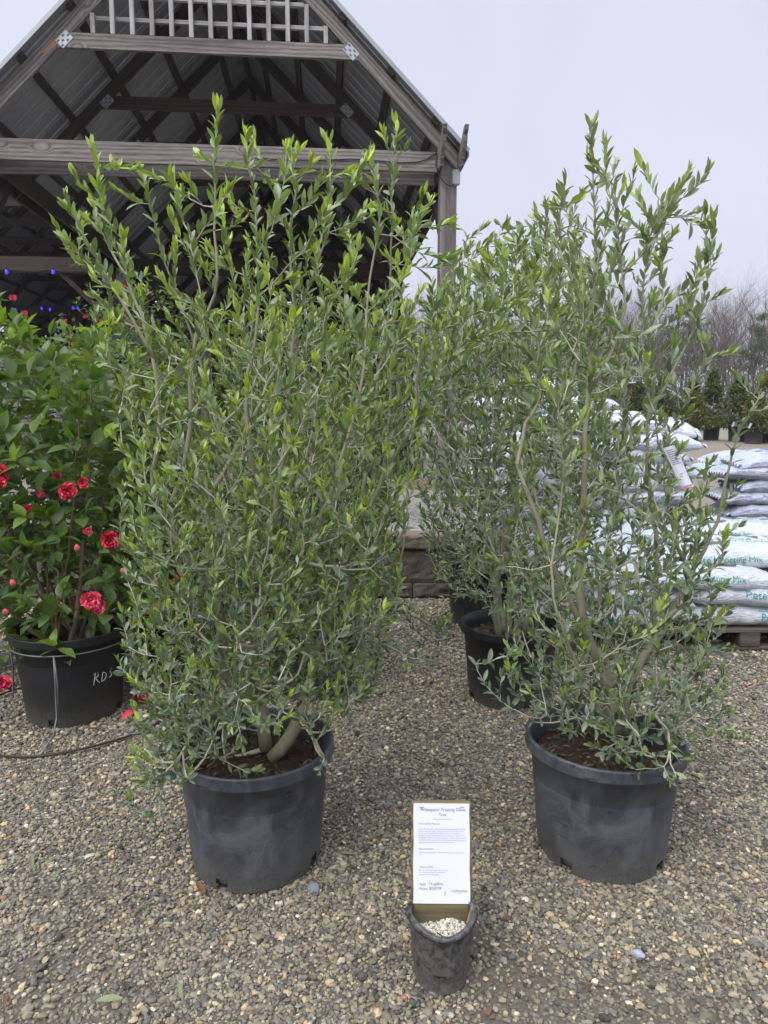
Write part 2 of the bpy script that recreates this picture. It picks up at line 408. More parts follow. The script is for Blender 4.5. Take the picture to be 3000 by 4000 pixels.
# ------------------------------------------------------------ leaves
def leaf_template(fold=.18, curl=.12, prof=(0, .62, .95, 1.0, .74, 0)):
    n = len(prof); rows = []
    V = []; F = []
    for i, w in enumerate(prof):
        a = i/(n-1)
        z = -curl*a*a
        if w == 0: V.append((a, 0, z)); rows.append((len(V)-1,))
        else:
            V += [(a, -.5*w, z+fold*w*.5), (a, 0, z), (a, .5*w, z+fold*w*.5)]; k = len(V); rows.append((k-3, k-2, k-1))
    for p, q in zip(rows, rows[1:]):
        if len(p) == 1: F += [(p[0], q[1], q[0], q[0]), (p[0], q[2], q[1], q[1])]
        elif len(q) == 1: F += [(p[0], p[1], q[0], q[0]), (p[1], p[2], q[0], q[0])]
        else: F += [(p[0], p[1], q[1], q[0]), (p[1], p[2], q[2], q[1])]
    tri = []
    for f in F:
        if f[2] == f[3]: tri.append(f[:3])
        else: tri += [(f[0], f[1], f[2]), (f[0], f[2], f[3])]
    return np.array(V), np.array(tri)
OLIVE_T = leaf_template(.22, .16)
CAM_T = leaf_template(.22, .22, (0, .72, .97, 1.0, .82, .45, 0))
def leaves_mesh(name, P, D, N, L, Wd, C, tmpl, mat, curlvar=.6):
    P, D, N, L, Wd, C = map(np.asarray, (P, D, N, L, Wd, C)); n = len(P)
    T, Fc = tmpl
    D = D/np.linalg.norm(D, axis=1, keepdims=True)
    S = np.cross(N, D); S /= (np.linalg.norm(S, axis=1, keepdims=True)+1e-9); U = np.cross(D, S)
    cv = rng.normal(1, curlvar, n)
    a, s, u = T[:, 0], T[:, 1], T[:, 2]
    up = (T[:, 2])[None, :]*np.where(u[None, :] < 0, cv[:, None], 1.0)
    # z has fold + curl mixed: recompute curl separately
    V = P[:, None, :] + D[:, None, :]*(a[None, :, None]*L[:, None, None]) + S[:, None, :]*(s[None, :, None]*Wd[:, None, None]) \
        + U[:, None, :]*((np.abs(s)[None, :]*.42*Wd[:, None] - .16*cv[:, None]*(a*a)[None, :]*L[:, None])[:, :, None])
    F = (Fc[None]+(np.arange(n)*len(T))[:, None, None]).reshape(-1, 3)
    return npmesh(name, V.reshape(-1, 3), F, mat, np.repeat(C, len(T), 0), smooth=True)
def unit(v):
    n = np.linalg.norm(v); return v/n if n > 1e-9 else np.array([0, 0, 1.0])

class Plant:
    """stems are given, twigs are grown towards target points that fill the crown"""
    def __init__(s, axis):
        s.axis = np.array(axis, float); s.br = []; s.N = []; s.T = []; s.own = []
    def addbranch(s, pts, parent=-1, r0=None, r1=None, order=0):
        pts = np.array(pts, float); i = len(s.br)
        s.br.append(dict(p=pts, par=parent, n=0, r0=r0, r1=r1, order=order))
        for k in range(len(pts)):
            t = pts[min(k+1, len(pts)-1)]-pts[max(k-1, 0)]
            s.N.append(pts[k]); s.T.append(unit(t)); s.own.append(i)
        while parent >= 0: s.br[parent]['n'] += 1; parent = s.br[parent]['par']
        return i
    def stem(s, pts, r0, r1, parent=-1, step=.04):
        P = [np.array(p, float) for p in pts]; out = []
        m = len(P)
        for i in range(m-1):
            p0, p1, p2, p3 = P[max(i-1, 0)], P[i], P[i+1], P[min(i+2, m-1)]
            k = max(2, int(np.linalg.norm(p2-p1)/step))
            for j in range(k):
                t = j/k
                out.append(.5*((2*p1)+(-p0+p2)*t+(2*p0-5*p1+4*p2-p3)*t*t+(-p0+3*p1-3*p2+p3)*t**3))
        out.append(P[-1]); out = np.array(out)
        out[1:-1] += rng.normal(0, .0025, (len(out)-2, 3))
        return s.addbranch(out, parent, r0, r1)
    def grow(s, targets, upw=.7, outw=.6, step=.028, maxlen=.45, minz=0):
        A = np.array(s.N); TT = np.array(s.T); OW = list(s.own)
        for T in targets:
            d = T-A; L = np.linalg.norm(d, axis=1)+1e-6; u = d/L[:, None]
            out = np.array([T[0]-s.axis[0], T[1]-s.axis[1], 0]); out = out/(np.linalg.norm(out)+1e-6)
            pref = u[:, 2]*upw + (u@out)*outw + .35*(u*TT).sum(1)
            cost = L*(1.9-pref) + np.where(L < .03, 10, 0)
            k = int(np.argmin(cost))
            if L[k] > maxlen: continue
            p0 = A[k]; l = L[k]; n = max(3, int(l/step)+1)
            c = .5*(p0 + (TT[k]*.25 + u[k]*.75 + out*.12)*l*.5) + .5*(T-np.array([0, 0, .5*l])+rng.normal(0, .06, 3)*l)
            e = T
            t = np.linspace(0, 1, n)[:, None]
            pts = (1-t)**2*p0+2*t*(1-t)*c+t*t*e
            pts[1:] += rng.normal(0, .0022, (n-1, 3))
            i = s.addbranch(pts, OW[k], order=1)
            A = np.vstack([A, pts[1:]]); tt = np.gradient(pts, axis=0); tt /= np.linalg.norm(tt, axis=1, keepdims=True)+1e-9
            TT = np.vstack([TT, tt[1:]]); OW += [i]*(n-1)
    def wood(s, name_stem, name_tw, mstem, mtw, parent, o):
        a = b = MB(); ms = []
        for br in s.br:
            k = len(br['p']); q = br['p']-o
            if br['r0'] is not None:
                rad = br['r1']+(br['r0']-br['r1'])*np.linspace(1, 0, k)**1.6; a.tube(q, list(rad), 9, mi=0)
            else:
                r0 = .00125*(br['n']+1)**.40; rad = np.linspace(r0, .0009, k); a.tube(q, list(rad), 4, mi=1, cap=False)
        a.build(name_stem, [mstem, mtw], parent)
def in_poly(x, y, poly):
    ins = False; j = len(poly)-1
    for i in range(len(poly)):
        xi, yi = poly[i]; xj, yj = poly[j]
        if (yi > y) != (yj > y) and x < (xj-xi)*(y-yi)/(yj-yi)+xi: ins = not ins
        j = i
    return ins
def project(p):
    x, y, z = p[0], p[1], p[2]-CAMH
    d = y*_c-z*_s; u = z*_c+y*_s
    return 1500+x/d*FPX, 2000-u/d*FPX
def fill(poly, Y, depth, mind, n, rnd, thin=None, mtop=None):
    """points spread through a crown whose outline seen from the front is poly"""
    xs = [p[0] for p in poly]; ysp = [p[1] for p in poly]; pts = []; grid = {}
    tries = 0
    while len(pts) < n and tries < n*60:
        tries += 1
        px, py = rnd.uniform(min(xs), max(xs)), rnd.uniform(min(ysp), max(ysp))
        if not in_poly(px, py, poly): continue
        if thin and rnd.random() > min(1, max(.30, (py-thin[0])/(thin[1]-thin[0]))): continue
        # nearer the middle of the outline the crown is deeper
        row = [q for q in range(int(min(xs)), int(max(xs)), 40) if in_poly(q, py, poly)]
        if not row: continue
        cx = (row[0]+row[-1])/2; hw = (row[-1]-row[0])/2+40
        f = math.sqrt(max(.06, 1-((px-cx)/hw)**2))
        dy = rnd.uniform(-1, 1)*depth*f
        p = np.array(atY(px, py, Y))          # outline is laid out on the plane through the trunk
        p = np.array([p[0], Y+dy, p[2]])
        md = mind if not mtop else mind+(mtop-mind)*min(1, max(0, 1-(py-thin[0])/(thin[1]-thin[0])))
        cell = mtop or mind; key = tuple((p//cell).astype(int)); ok = True
        for a in (-1, 0, 1):
            for b in (-1, 0, 1):
                for c in (-1, 0, 1):
                    for q in grid.get((key[0]+a, key[1]+b, key[2]+c), ()):
                        if np.linalg.norm(q-p) < md: ok = False; break
        if not ok: continue
        grid.setdefault(key, []).append(p); pts.append(p)
    return pts

C_YOUNG = np.array((.46, .60, .05)); C_MID = np.array((.20, .295, .065)); C_OLD = np.array((.088, .134, .082)); C_BLUE = np.array((.052, .098, .106)); C_PALE = np.array((.26, .31, .19))
def olive_leaves(pl, o, zlo, zhi, ll=.058, gap=.021, tone=1.0, dens=1.0, young=1.0, green=0.0, pale=0.0):
    P = []; D = []; N = []; L = []; Wd = []; C = []
    for br in pl.br:
        p = br['p']; seg = np.linalg.norm(np.diff(p, axis=0), axis=1); cum = np.concatenate([[0], np.cumsum(seg)]); tot = cum[-1]
        if br['r0'] is not None:
            start = tot-.22 if br['r1'] < .0025 else tot
            if rng.random() < .5 and br['r1'] < .004: start = tot*.6
        else: start = tot*.22 if br['n'] < 3 else (tot*.5 if br['n'] < 8 else tot*.85)
        if start >= tot: continue
        s = start; ph = rng.uniform(0, PI); tipish = (br['n'] < 2)
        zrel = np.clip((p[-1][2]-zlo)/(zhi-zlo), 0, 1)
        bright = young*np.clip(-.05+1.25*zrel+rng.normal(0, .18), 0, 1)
        isyoung = rng.random() < (.05+.85*zrel)*young; lowtip = (not isyoung) and rng.random() < .16*young
        if lowtip: bright = .95; isyoung = True
        while s < tot:
            k = min(np.searchsorted(cum, s), len(p)-1); k = max(k, 1)
            f = (s-cum[k-1])/max(seg[k-1], 1e-6); q = p[k-1]+(p[k]-p[k-1])*f; t = unit(p[k]-p[k-1])
            a = unit(np.cross(t, rng.normal(0, 1, 3))) if s == start else unit(a-t*np.dot(a, t)); b = np.cross(t, a)
            e = (s-start)/max(tot-start, 1e-6); near = max(0, 1-(tot-s)/.075)*(1 if tipish else .3)
            ph += PI/2+rng.normal(0, .25)
            for sg in (1, -1):
                if rng.random() > .93*dens: continue
                side = (a*math.cos(ph)+b*math.sin(ph))*sg
                ang = rng.normal(.80, .2)-.12*zrel-.38*near
                d = t*math.cos(ang)+side*math.sin(ang)
                d = d+np.array([0, 0, .42*zrel+.02])
                nn = unit(t*math.sin(ang)-side*math.cos(ang)+rng.normal(0, .65, 3)); nn = nn+np.array([0, 0, .40])
                if nn[2] < -.2: nn = -nn
                l = ll*(.82+.36*zrel)*rng.uniform(.72, 1.25)*(1-.2*near*rng.random())
                w = l*rng.uniform(.23, .33)*(1.15-.2*zrel)
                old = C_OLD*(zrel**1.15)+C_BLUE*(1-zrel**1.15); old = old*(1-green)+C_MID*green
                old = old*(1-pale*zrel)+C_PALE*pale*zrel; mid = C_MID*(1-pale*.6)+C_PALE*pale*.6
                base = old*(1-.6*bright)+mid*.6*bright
                if isyoung: base = base*(1-.55*e)+mid*e*.55
                c = base*(1-near*bright*(.9 if isyoung else .25))+C_YOUNG*near*bright*(.9 if isyoung else .25)
                c = c*rng.choice([.55, .8, 1.0, 1.35, 1.7], p=[.2, .25, .25, .2, .1])*rng.uniform(.85, 1.15)*tone
                if rng.random() < .004: c = np.array((.30, .26, .06))
                P.append(q-o); D.append(unit(d)); N.append(nn); L.append(l); Wd.append(w*(1.35 if rng.random() < .15 else 1)); C.append(c)
            s += gap*rng.uniform(.75, 1.25)
        # leaf tuft at the tip
        if tipish:
            t = unit(p[-1]-p[-2])
            for i in range(rng.integers(3, 6)):
                d = unit(t+rng.normal(0, .28, 3)+np.array([0, 0, .2])); l = ll*rng.uniform(.6, 1.25)*(.8+.45*zrel)
                y = bright if isyoung else bright*.45
                c = (C_MID*(1-y)+C_YOUNG*y)*rng.uniform(.8, 1.25)*tone
                P.append(p[-1]-o); D.append(d); N.append(rng.normal(0, 1, 3)); L.append(l); Wd.append(l*rng.uniform(.2, .28)); C.append(c)
    return P, D, N, L, Wd, C
def W2(px, py, Y): return np.array(atY(px, py, Y))

# ------------------------------------------------------------ pots
def pot_mesh(R=.2225, H=.3425, Rb=.179, band=.038, notches=True, seed=0):
    n = 96; b = MB()
    Rt = R*.925
    prof = [(Rb*.985, 0), (Rb, .008), (Rb+.002, .035), (Rb+.0035, .038), (Rb+(Rt-Rb)*.5, H*.5), (Rt, H-band-.004), (R-.004, H-band), (R, H-band+.003), (R+.001, H-band+.007), (R-.0015, H-.012), (R, H-.006), (R-.001, H-.001), (R-.006, H), (R-.012, H-.003),
            (Rt-.006, H-band), (Rt-.008, H*.6), (Rb-.01, .02), (Rb-.012, .012), (0.001, .012)]
    k0 = seed*7
    def skip(i, j):
        return notches and i in (0, 1) and ((j+k0) % 24) in (0, 1, 2)
    b.lathe(prof, n, skip=skip); return b
def make_pot(root, mat, R=.2225, H=.3425, Rb=.179, seed=0, soilz=.275, soil='soil'):
    pb = pot_mesh(R, H, Rb, seed=seed); po = pb.build('pot', mat, root)
    # lumpy mulch disc
    n = 44; V = []; F = []; rr = (R*.925-.009)-(H-soilz)*.1
    rings = 12
    for i in range(rings+1):
        r = rr*i/rings
        for j in range(n):
            a = 2*PI*j/n; x, y = r*math.cos(a), r*math.sin(a)
            z = soilz+.012*noise.noise(Vector((x*22+seed, y*22, 1)))+.009*noise.noise(Vector((x*60, y*60+seed, 4)))+.012*(1-(r/rr)**2)
            V.append((x, y, z))
    for i in range(rings):
        for j in range(n): j2 = (j+1) % n; F.append((i*n+j, (i+1)*n+j, (i+1)*n+j2, i*n+j2))
    so = link('soil', npmesh('soil', V, F, M[soil]), root)
    # bark chips and dead leaves on the soil
    P = []; D = []; N = []; L = []; Wd = []; C = []
    for k in range(260):
        a = rng.uniform(0, 2*PI); r = rr*.93*math.sqrt(rng.random())
        P.append((r*math.cos(a), r*math.sin(a), soilz+.012+rng.uniform(0, .012))); D.append(rng.normal(0, 1, 3)*(1, 1, .2)); N.append((rng.normal(0, .4), rng.normal(0, .4), 1))
        L.append(rng.uniform(.010, .034)); Wd.append(rng.uniform(.003, .008))
        C.append(random.choice([(.09, .045, .025), (.20, .13, .07), (.30, .22, .12), (.05, .03, .02), (.05, .03, .02), (.12, .05, .03)]))
    link('mulch_chips', leaves_mesh('mulch_chips', P, D, N, L, Wd, C, OLIVE_T, M['litterleaf']), root)['kind'] = 'stuff'
    return po

# ------------------------------------------------------------ olive trees
def olive(name, loc, label, stems, poly, depth, n, mind, seed, potmat, tips=(), explicit=None, zhi=2.05, tone=1.0, young=1.0, ll=.0325, gap=.015, dens=1.0, group=None, extra_stems=0, maxlen=.45, low=(), green=0.0, thin=(500, 501), mtop=None, tlen=.34, pale=0.0):
    rnd = random.Random(seed)
    root = empty(name, loc, 0, label, 'potted tree', group)
    o = np.array(loc, float); X0, Y0 = loc[0], loc[1]
    make_pot(root, potmat, seed=seed)
    pl = Plant((X0, Y0)); ids = []
    for st in stems:
        par = st.get('par', -1)
        pts = []
        for q in st['p']:
            pts.append(np.array(q) if len(q) == 4 else W2(q[0], q[1], Y0+q[2]))
        ids.append(pl.stem(pts, st['r'][0], st['r'][1], ids[par] if par >= 0 else -1))
    for k in range(extra_stems):
        a = rnd.uniform(0, 2*PI); b = np.array([X0+.05*math.cos(a), Y0+.05*math.sin(a), .28])
        t = fill(poly, Y0, depth*.7, .01, 1, rnd)[0]
        t[2] = max(t[2], 1.2) + rnd.uniform(0, .4)
        t[2] = min(t[2], zhi-.1)
        m = b*.5+t*.5+np.array([.12*math.cos(a), .12*math.sin(a), -.05])
        pl.stem([b, b*.75+m*.25+np.array([.03*math.cos(a), .03*math.sin(a), .02]), m, t], .016*rnd.uniform(.7, 1.1), .003)
    T = [W2(q[0], q[1], Y0+q[2]) for q in tips]
    main = fill(poly, Y0, depth, .16, 60, rnd, thin)
    main.sort(key=lambda p: p[2])
    pl.grow(main, .5, .5, maxlen=.8, step=.035)
    pl.grow(T, .6, .3, maxlen=.8)
    for q in low: 
        pl.grow([W2(q[0], q[1], Y0+q[2])], .0, .6, maxlen=.7)
    rest = fill(poly, Y0, depth, mind, n, rnd, thin, mtop)
    rest = [p for p in rest if p[2] > .30 and not (p[2] < .36 and math.hypot(p[0]-X0, p[1]-Y0) < .2 and False)]
    rnd.shuffle(rest)
    pl.grow(rest, .8, .45, maxlen=tlen)
    pl.wood('trunk', 'twigs', M['bark'], M['twig'], root, o)
    a = olive_leaves(pl, o, .3, zhi, ll, gap, tone, dens, young, green, pale)
    link('foliage', leaves_mesh('foliage', *a, OLIVE_T, M['olive']), root)
    print(name, 'branches', len(pl.br), 'leaves', len(a[0]))
    return root
poly1 = [(300, 860), (400, 800), (560, 860), (780, 820), (860, 720), (1000, 800), (1150, 780), (1300, 800), (1450, 700), (1560, 720), (1600, 820), (1690, 850), (1680, 980), (1850, 1060), (2080, 1070), (2130, 1230), (1900, 1330), (1760, 1420), (1700, 1560), (1640, 1700), (1620, 1950), (1560, 2050), (1560, 2350), (1500, 2450), (1480, 2640), (1360, 2740), (1240, 2700), (1100, 2700), (960, 2760), (880, 2840), (760, 2960), (640, 2990), (600, 2800), (540, 2600), (520, 2400), (570, 2250), (500, 2100), (530, 1900), (470, 1600), (440, 1400), (360, 1200), (300, 1000)]
stems1 = [
 dict(p=[(1065, 2960, .0), (1130, 2880, .0), (1170, 2790, .01), (1200, 2680, .03), (1228, 2560, .03), (1180, 2450, .02), (1133, 2351, .0), (1094, 2197, -.02), (1077, 2086, -.03), (1075, 1990, -.03), (1105, 1800, -.02), (1120, 1600, .0), (1150, 1300, .02), (1140, 1000, .03), (1150, 700, .0)], r=(.0205, .0025)),
 dict(p=[(1040, 2925, .02), (1020, 2780, .02), (940, 2690, .0), (880, 2630, -.02), (872, 2500, -.03), (850, 2350, -.03), (818, 2270, -.04), (730, 2200, -.05), (690, 2110, -.06), (640, 2050, -.06), (690, 1930, -.05), (735, 1740, -.05), (745, 1500, -.03), (770, 1300, -.02), (838, 1150, -.02), (838, 900, -.02), (840, 640, -.02), (845, 470, -.02)], r=(.0195, .0022)),
 dict(p=[(690, 2110, -.06), (760, 2010, -.03), (810, 1950, -.02), (870, 1850, .0), (950, 1700, .03), (1050, 1500, .06), (1130, 1300, .08), (1210, 1100, .08), (1280, 900, .06), (1290, 640, .05)], r=(.0095, .0022), par=1),
 dict(p=[(1228, 2560, .03), (1290, 2400, .06), (1335, 2250, .08), (1400, 2080, .08), (1500, 1850, .06), (1590, 1700, .04), (1640, 1620, .02), (1680, 1540, .0), (1760, 1400, -.03), (1850, 1320, -.05), (2000, 1295, -.08), (2120, 1290, -.1)], r=(.0120, .0020), par=0),
 dict(p=[(1640, 1620, .02), (1632, 1500, .0), (1650, 1380, -.02), (1700, 1300, -.05), (1800, 1260, -.08), (1880, 1215, -.1), (1990, 1180, -.1)], r=(.0045, .0018), par=3),
 dict(p=[(1400, 2080, .08), (1430, 1800, .1), (1480, 1500, .1), (1520, 1200, .08), (1530, 900, .05), (1545, 560, .03)], r=(.0075, .0020), par=3),
 dict(p=[(640, 2050, -.06), (600, 1900, -.08), (620, 1650, -.1), (600, 1400, -.1), (520, 1150, -.1), (420, 950, -.08), (385, 650, -.05)], r=(.0080, .0020), par=1),
 dict(p=[(600, 1400, -.1), (520, 1250, -.13), (400, 1060, -.15), (260, 800, -.15)], r=(.0045, .0015), par=6),
 dict(p=[(520, 1150, -.1), (400, 1080, -.05), (300, 1010, .0), (232, 920, .0)], r=(.0035, .0015), par=6),
 dict(p=[(1077, 2086, -.03), (1010, 1900, -.08), (960, 1600, -.12), (1000, 1300, -.12), (1010, 1000, -.1), (970, 620, -.08)], r=(.0075, .0020), par=0),
 dict(p=[(1133, 2351, .0), (1200, 2200, -.05), (1260, 2000, -.1), (1350, 1750, -.14), (1420, 1450, -.14), (1440, 1150, -.1), (1480, 850, -.1), (1440, 620, -.1)], r=(.0080, .0020), par=0),
 dict(p=[(1035, 2900, .03), (1020, 2750, .06), (1000, 2600, .1), (980, 2300, .16), (930, 2000, .2), (860, 1700, .22), (760, 1350, .22), (640, 1000, .2), (560, 700, .15)], r=(.0110, .0020)),
]
tips1 = [(300, 700, -.1), (330, 860, -.05), (280, 1000, 0), (480, 760, .1), (660, 700, 0), (700, 760, .08), (745, 720, -.05), (900, 640, 0), (1030, 640, .02), (1060, 720, .1), (1210, 640, 0), (1250, 700, -.1), (1340, 680, .05), (1450, 600, -.05), (1600, 900, .05), (1650, 880, -.05), (370, 600, -.05), (450, 650, -.02), (530, 660, .05), (600, 690, .0), (250, 770, -.15), (225, 900, 0), (850, 445, -.02), (780, 610, 0), (960, 540, -.05), (990, 560, .05), (1130, 590, .0), (1160, 600, .1), (1290, 570, .05), (1400, 700, -.1), (1500, 520, 0), (1550, 490, .03), (1580, 600, .05), (1640, 780, 0), (1680, 800, .1), (1740, 880, .05), (1760, 1020, .1), (2090, 1110, -.1), (2140, 1180, -.1), (2000, 1080, -.05), (1900, 1020, -.05), (2180, 1230, -.1), (1980, 1290, -.1), (1700, 1000, -.1), (1800, 1150, -.05)]
low1 = [(1660, 2560, -.1), (1590, 2600, -.12), (620, 3040, -.25), (600, 2960, -.2), (740, 3050, -.28), (560, 2880, -.15), (1270, 2960, -.22), (1250, 3010, -.25), (540, 2700, -.1), (900, 2990, -.2), (1000, 3010, -.2), (570, 2560, -.2), (660, 3010, -.2), (1340, 2560, -.2)]
olive('potted_olive_tree', (-.3645, 1.857, 0), 'bushy potted olive tree in front on the left, its bright tips reaching the pavilion beam', stems1, poly1, .34, 1750, .047, 1, M['pot'], tips1, zhi=1.95, low=low1, group='potted olive trees', thin=(600, 2100), mtop=.128)
poly2 = [(2200, 760), (2300, 600), (2390, 720), (2460, 860), (2620, 760), (2690, 760), (2720, 950), (2730, 1150), (2640, 1280), (2560, 1500), (2620, 1700), (2760, 1850), (2790, 2050), (2770, 2300), (2800, 2500), (2780, 2700), (2650, 2850), (2500, 2860), (2250, 2860), (2150, 2800), (2020, 2740), (1960, 2600), (2000, 2400), (1990, 2200), (2010, 1950), (1980, 1750), (2000, 1500), (2030, 1200), (2080, 1000), (2120, 850)]
stems2 = [
 dict(p=[(2405, 2860, 0), (2390, 2740, 0), (2310, 2520, -.02), (2265, 2330, -.03), (2277, 2000, -.03), (2284, 1770, -.03), (2296, 1538, -.02), (2307, 1230, 0), (2323, 1000, 0), (2318, 750, 0), (2312, 540, 0)], r=(.0180, .0020)),
 dict(p=[(2310, 2520, -.02), (2250, 2400, -.03), (2215, 2330, -.05), (2138, 2153, -.08), (2085, 1984, -.08), (2020, 1807, -.06), (2060, 1650, -.04), (2107, 1538, -.02), (2100, 1300, 0), (2150, 1050, .03), (2200, 760, .05)], r=(.0110, .0020), par=0),
 dict(p=[(2440, 2860, .02), (2461, 2650, .02), (2584, 2460, .03), (2690, 2268, .05), (2800, 2038, .06), (2830, 1907, .06), (2884, 1692, .05), (2930, 1600, .04), (2985, 1530, .03)], r=(.0165, .0020)),
 dict(p=[(2461, 2650, .02), (2538, 2480, .05), (2569, 2150, .08), (2538, 1960, .1), (2530, 1653, .1), (2553, 1461, .08), (2510, 1192, .05), (2540, 1000, .04), (2600, 850, .04), (2672, 710, .04)], r=(.0110, .0020), par=2),
 dict(p=[(2690, 2268, .05), (2640, 2100, -.02), (2590, 1850, -.08), (2640, 1650, -.1), (2720, 1500, -.1), (2760, 1400, -.1)], r=(.0060, .0018), par=2),
 dict(p=[(2530, 1653, .1), (2600, 1500, .1), (2680, 1350, .1), (2740, 1200, .08), (2770, 1060, .06)], r=(.0055, .0018), par=3),
 dict(p=[(2296, 1538, -.02), (2380, 1400, -.06), (2440, 1200, -.08), (2420, 950, -.06), (2400, 720, -.05)], r=(.0050, .0018), par=0),
 dict(p=[(2420, 2860, .04), (2380, 2650, .1), (2340, 2350, .16), (2400, 2000, .2), (2440, 1700, .2), (2400, 1300, .18), (2300, 1000, .15)], r=(.0100, .0020)),
 dict(p=[(2400, 2870, -.04), (2300, 2700, -.12), (2200, 2450, -.2), (2150, 2200, -.22), (2200, 1900, -.2), (2180, 1600, -.2)], r=(.0075, .0020)),
]
tips2 = [(2312, 505, 0), (2400, 640, 0), (2440, 720, -.05), (2200, 720, 0), (2240, 800, .05), (2640, 760, 0), (2680, 680, 0), (2600, 820, .1), (2740, 820, .05), (2760, 920, .05), (2790, 1010, .05), (2800, 1160, .05), (2730, 880, 0), (2970, 1510, .03), (2990, 1600, .03), (2840, 1380, -.1), (2760, 1340, -.1), (2880, 1480, .1), (2880, 2060, .1), (2870, 1900, 0), (2100, 860, .1), (2460, 860, .1), (2540, 860, 0), (2500, 780, .02)]
low2 = [(1860, 2590, -.15), (1930, 2190, -.2), (1980, 2560, -.2), (1960, 2640, -.1), (2870, 2850, -.1), (2820, 2780, -.1), (2640, 3040, -.28), (2600, 2990, -.25), (2560, 2960, -.25), (2100, 2760, -.2), (2480, 2930, -.22), (2860, 2540, 0), (2850, 2380, 0), (2500, 2880, -.3), (2700, 2880, -.2)]
olive('potted_olive_tree', (.632, 1.893, 0), 'open potted olive tree in front on the right, rising alone against the sky', stems2, poly2, .29, 800, .060, 2, M['pot'], tips2, zhi=2.0, low=low2, group='potted olive trees', tone=1.0, young=.4, ll=.034, gap=.0165, thin=(500, 2300), mtop=.11, pale=.9)
poly3 = [(1820, 980), (1950, 920), (2100, 900), (2280, 1050), (2420, 1300), (2400, 1900), (2250, 2300), (2050, 2360), (1900, 2330), (1720, 2300), (1640, 2050), (1600, 1600), (1640, 1200)]
olive('potted_olive_tree', (.565, 3.02, 0), 'potted olive tree behind the gap between the two front trees, in a plain black pot', [], poly3, .36, 900, .085, 3, M['potblack'], [(2095, 850, 0), (1950, 880, .1), (1830, 930, 0), (2150, 900, .1), (1720, 1000, 0), (1880, 900, 0)], zhi=2.1, group='potted olive trees', extra_stems=7, tone=1.0, young=.45, low=[(1560, 2480, .2), (1640, 2520, .2), (1700, 2440, 0), (1600, 2380, .3)], ll=.040, gap=.018, pale=.5)
poly4 = [(1720, 1150), (1950, 1020), (2250, 1000), (2400, 1500), (2200, 2100), (1950, 2230), (1720, 2230), (1640, 1950), (1640, 1500)]
olive('potted_olive_tree', (.60, 4.22, 0), 'potted olive tree furthest back, beside the block retaining wall and the white bags', [], poly4, .36, 560, .10, 4, M['potblack'], [(1900, 980, 0), (1800, 1080, 0), (2200, 940, 0)], zhi=2.3, group='potted olive trees', extra_stems=6, tone=.9, young=.35, gap=.02, ll=.043, pale=.4)
poly5 = [(870, 1250), (1200, 1180), (1480, 1180), (1620, 1400), (1640, 1700), (1560, 1980), (1480, 2300), (1350, 2480), (1000, 2500), (860, 2200), (800, 1600)]
olive('potted_olive_tree', (-.33, 3.12, 0), 'potted olive tree directly behind the bushy front left tree and mostly hidden by it', [], poly5, .36, 620, .095, 5, M['potblack'], [(1000, 1150, 0), (1300, 1130, 0), (1500, 1150, 0)], zhi=2.0, group='potted olive trees', extra_stems=7, tone=.85, young=.55, gap=.018, ll=.039)

# ------------------------------------------------------------ camellias
CC_OLD = np.array((.062, .145, .020)); CC_NEW = np.array((.28, .46, .03)); CC_BLUE = np.array((.035, .08, .03))
def flower_mesh(R=.045, seed=0, mats=None, open_=1.0):
    r = random.Random(seed); V = []; F = []; MI = []
    def petal(az, tilt, size, wob, mi=0):
        b = len(V); n, m = 6, 6
        for i in range(n):
            a = i/(n-1)
            for j in range(m):
                s = (j/(m-1)-.5)*2
                w = size*.95*math.sin(PI*min(1, .16+a*.72))*.62
                x = size*a; y = w*s; z = size*(.34*a*a*(1-.3*abs(s))+.14*s*s)+wob*math.sin(7*s+az*3)*a*size*.16+wob*math.sin(5*a+az)*.05*size
                ct, st = math.cos(tilt), math.sin(tilt); x, z = x*ct-z*st, x*st+z*ct
                ca, sa = math.cos(az), math.sin(az); V.append((x*ca-y*sa, x*sa+y*ca, z))
        for i in range(n-1):
            for j in range(m-1): F.append((b+i*m+j, b+i*m+j+1, b+(i+1)*m+j+1, b+(i+1)*m+j)); MI.append(mi)
    for ring, (cnt, tl, sz) in enumerate([(7, .12, 1.0), (7, .42, .92), (6, .75, .78), (6, 1.05, .62), (5, 1.3, .48)]):
        for k in range(cnt): petal(2*PI*k/cnt+ring*.5+r.uniform(-.25, .25), tl/open_+r.uniform(-.15, .15), R*sz*r.uniform(.88, 1.1), r.uniform(.7, 1.8))
    for k in range(14):
        az = r.uniform(0, 2*PI); petal(az, r.uniform(.9, 1.45), R*r.uniform(.18, .34), .5, 1)
    return npmesh('flower', V, F, mats or [M['petal'], M['stamen']], matidx=MI)
def bud_mesh():
    b = MB(); b.lathe([(.001, 0), (.006, .003), (.0095, .010), (.009, .016), (.0095, .017), (.008, .025), (.003, .032), (.0005, .034)], 12)
    for i, f in enumerate(b.f): b.m[i] = 1 if i < 36 else 0
    return b.mesh('flower_bud', [M['petalpink'], M['budgreen']])
FL = [flower_mesh(.046, i) for i in range(3)] + [flower_mesh(.046, 9, [M['petalpink'], M['stamen']])]
BUD = bud_mesh()
